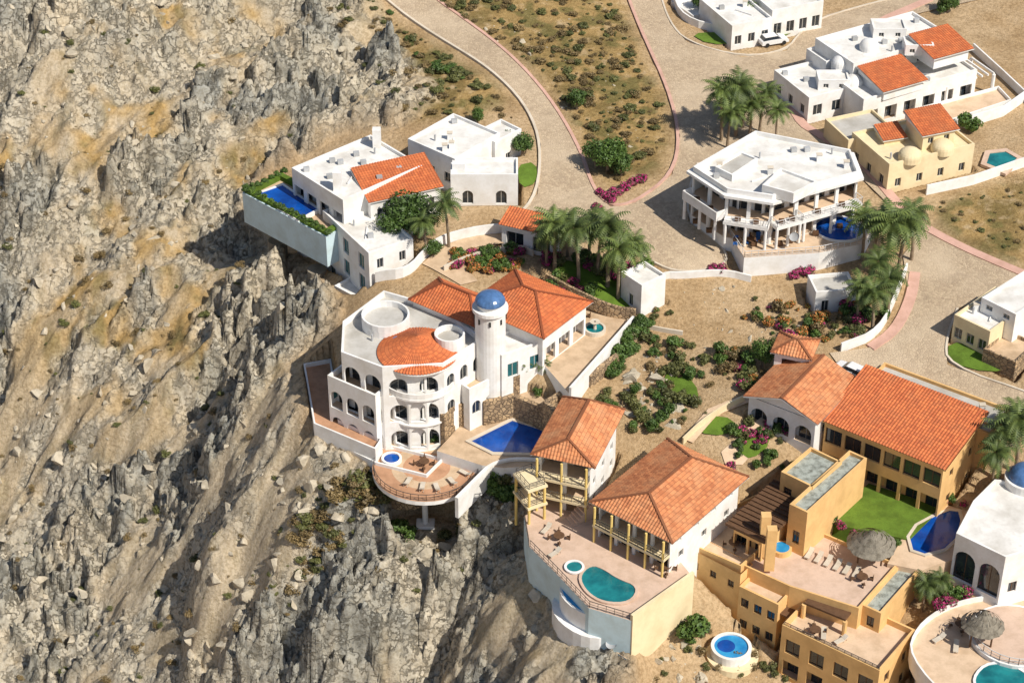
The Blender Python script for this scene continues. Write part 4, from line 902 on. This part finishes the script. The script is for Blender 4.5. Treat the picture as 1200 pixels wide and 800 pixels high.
def rockforms(X,Y,S):
    wx=X+1.1*(fbm(X/5,Y/5,50,3)-.5)*2;wy=Y+1.1*(fbm(X/5+40,Y/5,51,3)-.5)*2
    th=rad(35); ca,sa=math.cos(th),math.sin(th); ru=(wx*ca+wy*sa);rv=(-wx*sa+wy*ca)
    ys=wy*1.4
    ridge=1-np.abs(2*fbm(ru/26,rv/13,60,4)-1)
    gul=1-np.abs(2*fbm(ru/12+5,rv/6,63,4)-1)
    patch=fbm(ru/15+9,rv/8,70,5)
    crag=np.clip((patch-.455)*7,0.0,1)
    f1,e1=facet(wx,ys,7.,100,1.5);f2,e2=facet(wx+f1,ys,3.4,200,1.5);f3,e3=facet(wx+f2*.5,ys,1.6,300,1.5);f4,e4=facet(X,Y*1.3,.8,400,1.3)
    tl=S/3.0+2.6*fbm(X/10,Y/8,640,4); fr_=tl-np.floor(tl); ledge=(fr_**5-fr_)*2.6
    mid=np.clip((fbm(X/6,Y/5,78,4)-.45)*6,0,1)
    rough=(ridge-.7)*7+(gul-.7)*2.2+crag*(ledge*.9+f1*3.8+f2*2.6+f3*1.3+f4*.5-1.2*np.exp(-e1*20)-.7*np.exp(-e2*16)-.3*np.exp(-e3*14)+1.4)+(1-crag)*(f2*.7*mid+f3*.8*mid+f4*.3*mid-.3*mid*np.exp(-e3*14)+f4*.1+fbm(X/1.2,Y/1.2,88,4)*.3)
    return rough,crag,mid,f1,f2,f3,f4,e2
# the shoulders that carry the cliff-side foundations are raised first, then all of it is weathered together
S2=S.copy()
for poly,z,sl_ in HUG:
    p=np.array(poly); RR=40.; ix=np.where((ax>p[:,0].min()-RR)&(ax<p[:,0].max()+RR))[0]; iy=np.where((ay>p[:,1].min()-RR)&(ay<p[:,1].max()+RR))[0]
    sl=(slice(iy[0],iy[-1]+1),slice(ix[0],ix[-1]+1)); xx=X[sl];yy=Y[sl]; D=np.full(xx.shape,99.)
    for i in range(len(p)):
        a=p[i];d=p[(i+1)%len(p)]-a;L2=float(d@d)+1e-9; t=np.clip(((xx-a[0])*d[0]+(yy-a[1])*d[1])/L2,0,1); D=np.minimum(D,np.hypot(xx-a[0]-t*d[0],yy-a[1]-t*d[1]))
    D=np.where(inpoly(xx,yy,poly),0,D)
    hz=z-D*sl_*(.8+.4*fbm(xx/8,yy/8,900,2))*(1+D/45)
    wgt=np.clip(bil(rkb,xx,yy)*6,0,1)
    k_=2.0; mx=np.maximum(S2[sl],hz); S2[sl]=S2[sl]+(mx-S2[sl])*wgt
    Dm=np.clip(D/5,.12,1)
    rmask[sl]=np.where(mx>S[sl]+.01,np.minimum(rmask[sl],np.maximum(Dm,.12)),rmask[sl])
rough,crag,mid,f1,f2,f3,f4,e2=rockforms(X,Y,S2)
small=(fbm(X/2.2,Y/2.2,90,3)-.5)*.25
Z=S2+rough*rmask+ (f3*.5+f4*.3)*np.clip(bil(rkb,X,Y)*2-.5,0,1)*(1-rmask)
dry=[[(505,-5),(728,-5),(750,60),(778,110),(788,160),(775,195),(720,228),(700,200),(665,130),(620,75)],[(1085,245),(1140,222),(1215,205),(1215,320),(1130,285)],[(380,0),(430,0),(520,60),(600,115),(560,135),(480,140)]]
dm_=np.zeros_like(rk)
for d_ in dry: dm_=np.maximum(dm_,inpoly(GXX,GYY,G2(d_)))
dmask=bil(blur(dm_,1),X,Y)
Z+=small*np.clip(dmask+rmask,0,1)*.8-.04
rd=inpoly(GXX,GYY,G2(road)).astype(float); Z-=bil(rd,X,Y)*.12
for poly,z in PADS:
    p=np.array(poly); ix=np.where((ax>p[:,0].min())&(ax<p[:,0].max()))[0]; iy=np.where((ay>p[:,1].min())&(ay<p[:,1].max()))[0]
    if len(ix)==0 or len(iy)==0: continue
    sl=(slice(iy[0],iy[-1]+1),slice(ix[0],ix[-1]+1)); m=inpoly(X[sl],Y[sl],poly); Z[sl]=np.where(m,np.minimum(Z[sl],z+f3[sl]*.3-.3),Z[sl])
def C(*c): return np.array(c)
def mixn(a,b_,t): return a*(1-t[...,None])+b_*t[...,None]
cmask=np.clip(bil(rkb,X,Y)*1.6-.4,0,1)
n1=fbm(X/5,Y/5,500,5);n2=fbm(X/1.3,Y/1.3,510,4);n3=fbm(X/20,Y/14,520,4)
soil=mixn(C(.58,.42,.25),C(.48,.33,.18),np.clip((n1-.35)*3,0,1))
dryc=mixn(C(.43,.29,.12),C(.25,.18,.07),np.clip((n1-.42)*4,0,1)); dryc=mixn(dryc,C(.52,.39,.23),np.clip((n2-.60)*4,0,1)); dryc=mixn(dryc,C(.18,.155,.055),np.clip((fbm(X/3,Y/3,540,4)-.53)*7,0,.85))
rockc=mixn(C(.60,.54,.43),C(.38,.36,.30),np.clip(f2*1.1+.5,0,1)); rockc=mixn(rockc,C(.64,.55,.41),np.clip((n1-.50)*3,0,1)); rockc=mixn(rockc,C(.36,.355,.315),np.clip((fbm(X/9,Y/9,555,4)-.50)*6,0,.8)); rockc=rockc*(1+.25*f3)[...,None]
och=np.clip((n3-.42)*6,0,1)*np.clip((n1-.30)*4,0,1)*np.clip((S+38)/16,.2,1)
slopec=mixn(C(.59,.49,.35),C(.50,.335,.14),och); slopec=mixn(slopec,C(.24,.19,.08),np.clip((fbm(X/2.5,Y/2.5,541,4)-.53)*7,0,1)*(och*.75+.2)); slopec=mixn(slopec,C(.57,.52,.42),mid*.8)
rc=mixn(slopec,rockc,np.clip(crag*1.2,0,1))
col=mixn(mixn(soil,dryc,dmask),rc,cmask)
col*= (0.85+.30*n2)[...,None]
ny_,nx_=X.shape; nv=nx_*ny_
me=bpy.data.meshes.new('terrain'); co=np.stack([X,Y,Z],-1).reshape(-1,3).astype(np.float32)
idx=np.arange(nv).reshape(ny_,nx_); q=np.stack([idx[:-1,:-1],idx[:-1,1:],idx[1:,1:],idx[1:,:-1]],-1).reshape(-1,4).astype(np.int32)
me.vertices.add(nv);me.vertices.foreach_set('co',co.ravel()); me.loops.add(q.size);me.loops.foreach_set('vertex_index',q.ravel()); me.polygons.add(len(q)); me.polygons.foreach_set('loop_start',np.arange(len(q),dtype=np.int32)*4)
me.update(calc_edges=True)
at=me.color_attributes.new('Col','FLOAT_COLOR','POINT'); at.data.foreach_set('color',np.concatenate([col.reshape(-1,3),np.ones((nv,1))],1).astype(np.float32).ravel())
am=me.attributes.new('rocky','FLOAT','POINT'); am.data.foreach_set('value',(cmask*np.clip(crag+mid*.6+.1,0,1)).astype(np.float32).ravel())
m,nt,bs=newmat('terrain_ground'); bs.inputs['Roughness'].default_value=.95; bs.inputs['Specular IOR Level'].default_value=.15
va=N(nt,'ShaderNodeAttribute',attribute_name='Col'); c=mixc(nt,va.outputs['Color'],(.72,.69,.64),ramp(nt,noise(nt,2.2,5,rough=.7),.40,.56,1,0),'MULTIPLY')
rkf=N(nt,'ShaderNodeAttribute',attribute_name='rocky')
# irregular fissures: thin level sets of a ridged noise, not cells
fis=N(nt,'ShaderNodeMath',operation='ABSOLUTE'); sb=N(nt,'ShaderNodeMath',operation='SUBTRACT'); nt.links.new(noise(nt,.55,6,rough=.62),sb.inputs[0]); sb.inputs[1].default_value=.5; nt.links.new(sb.outputs[0],fis.inputs[0])
mul=N(nt,'ShaderNodeMath',operation='MULTIPLY'); nt.links.new(ramp(nt,fis.outputs[0],0,.014,.6,0),mul.inputs[0]); nt.links.new(rkf.outputs['Fac'],mul.inputs[1])
c=mixc(nt,c,(.19,.155,.11),mul.outputs[0])
nt.links.new(c,bs.inputs['Base Color'])
hm=N(nt,'ShaderNodeMath',operation='MULTIPLY'); nt.links.new(ramp(nt,fis.outputs[0],0,.03),hm.inputs[0]); nt.links.new(rkf.outputs['Fac'],hm.inputs[1])
ha=N(nt,'ShaderNodeMath',operation='ADD'); nt.links.new(hm.outputs[0],ha.inputs[0]); nt.links.new(noise(nt,1.8,6,rough=.75),ha.inputs[1])
bump(nt,bs,ha.outputs[0],.9,.4)
me.materials.append(m); link(bpy.data.objects.new('terrain',me))
def zt(x,y):
    i=np.clip(np.searchsorted(ax,x),1,len(ax)-1);j=np.clip(np.searchsorted(ay,y),1,len(ay)-1); return float(min(Z[j,i],Z[j-1,i-1],Z[j,i-1],Z[j-1,i]))
for o_ in PLACED:
    if cmask[min(len(ay)-1,np.searchsorted(ay,o_.location.y)),min(len(ax)-1,np.searchsorted(ax,o_.location.x))]>.05: o_.location.z=zt(o_.location.x,o_.location.y)-.05
# boulders : one object
ico=bmesh.new(); bmesh.ops.create_icosphere(ico,subdivisions=2,radius=1); iv=np.array([v.co[:] for v in ico.verts]); ifc=np.array([[v.index for v in f.verts] for f in ico.faces]); ico.free()
vs=[];fs=[];vo=0
def boulders(poly,n,s0,s1):
    global vo
    c=0;P_=np.array(poly)
    while c<n:
        x=random.uniform(P_[:,0].min(),P_[:,0].max());y=random.uniform(P_[:,1].min(),P_[:,1].max())
        if not inpoly(x,y,poly): continue
        c+=1; px,py,_=gp(x,y); s=s0+(s1-s0)*random.random()**5
        v=iv.copy()
        for k in range(12):
            d=rng.normal(size=3);d/=np.linalg.norm(d);h=rng.uniform(.25,.65);t=v@d; v=v-np.outer(np.maximum(t-h,0),d)
        v=v*s*1.3*np.array([1,random.uniform(.45,1),random.uniform(.5,.9)]); a=random.uniform(0,6.28); Rm=np.array([[math.cos(a),-math.sin(a),0],[math.sin(a),math.cos(a),0],[0,0,1]]); v=v@Rm.T+np.array([px,py,zt(px,py)])
        vs.append(v);fs.append(ifc+vo);vo+=len(v)
boulders([(0,0),(400,0),(450,110),(330,190),(270,215),(300,330),(350,400),(340,520),(430,560),(470,640),(600,620),(640,700),(720,800),(0,800)],1100,.2,1.5)
boulders([(730,440),(770,400),(800,440),(790,500),(740,500)],80,.3,1.6)
boulders([(505,0),(728,0),(750,60),(778,110),(775,195),(700,200),(620,75)],60,.15,.7)
boulders([(770,345),(880,330),(960,350),(1050,340),(1030,395),(900,440),(790,420)],90,.15,.7)
boulders([(560,600),(620,600),(640,680),(600,690)],20,.5,1.5)
boulders([(740,760),(810,720),(930,790),(800,800)],60,.2,1.3)
v=np.concatenate(vs);f=np.concatenate(fs); bme=bpy.data.meshes.new('boulders'); bme.from_pydata(v.tolist(),[],f.tolist()); bme.materials.append(M['rockm']); bme.update(); link(bpy.data.objects.new('boulders',bme))
# ================================================================== LIGHT, SKY, CAMERA
sd=Vector((.77,-.64,0)).normalized(); el=rad(48); tos=Vector((sd.x*math.cos(el),sd.y*math.cos(el),math.sin(el)))
L=bpy.data.lights.new('sun','SUN'); L.energy=5.0; L.angle=rad(.5); L.color=(1,.94,.84); lo=link(bpy.data.objects.new('sun',L)); lo.rotation_euler=(-tos).to_track_quat('-Z','Y').to_euler(); lo.location=(60,-60,120)
w=bpy.data.worlds.new('World'); bpy.context.scene.world=w; w.use_nodes=True; nt=w.node_tree; sk=nt.nodes.new('ShaderNodeTexSky'); sk.sky_type='NISHITA'; sk.sun_disc=False; sk.sun_elevation=el; sk.sun_rotation=math.atan2(tos.x,tos.y)
bg=nt.nodes['Background']; bg.inputs[1].default_value=.09; nt.links.new(sk.outputs[0],bg.inputs[0])
cd=bpy.data.cameras.new('camera'); cd.lens=36*FPX/1200; cd.sensor_width=36; cd.clip_end=8000; cd.clip_start=1
co_=link(bpy.data.objects.new('camera',cd)); co_.location=CAM.tolist(); co_.rotation_euler=(math.pi/2-PITCH,0,0); bpy.context.scene.camera=co_
vs_=bpy.context.scene.view_settings; vs_.view_transform='Standard'; vs_.look='None'; vs_.exposure=0
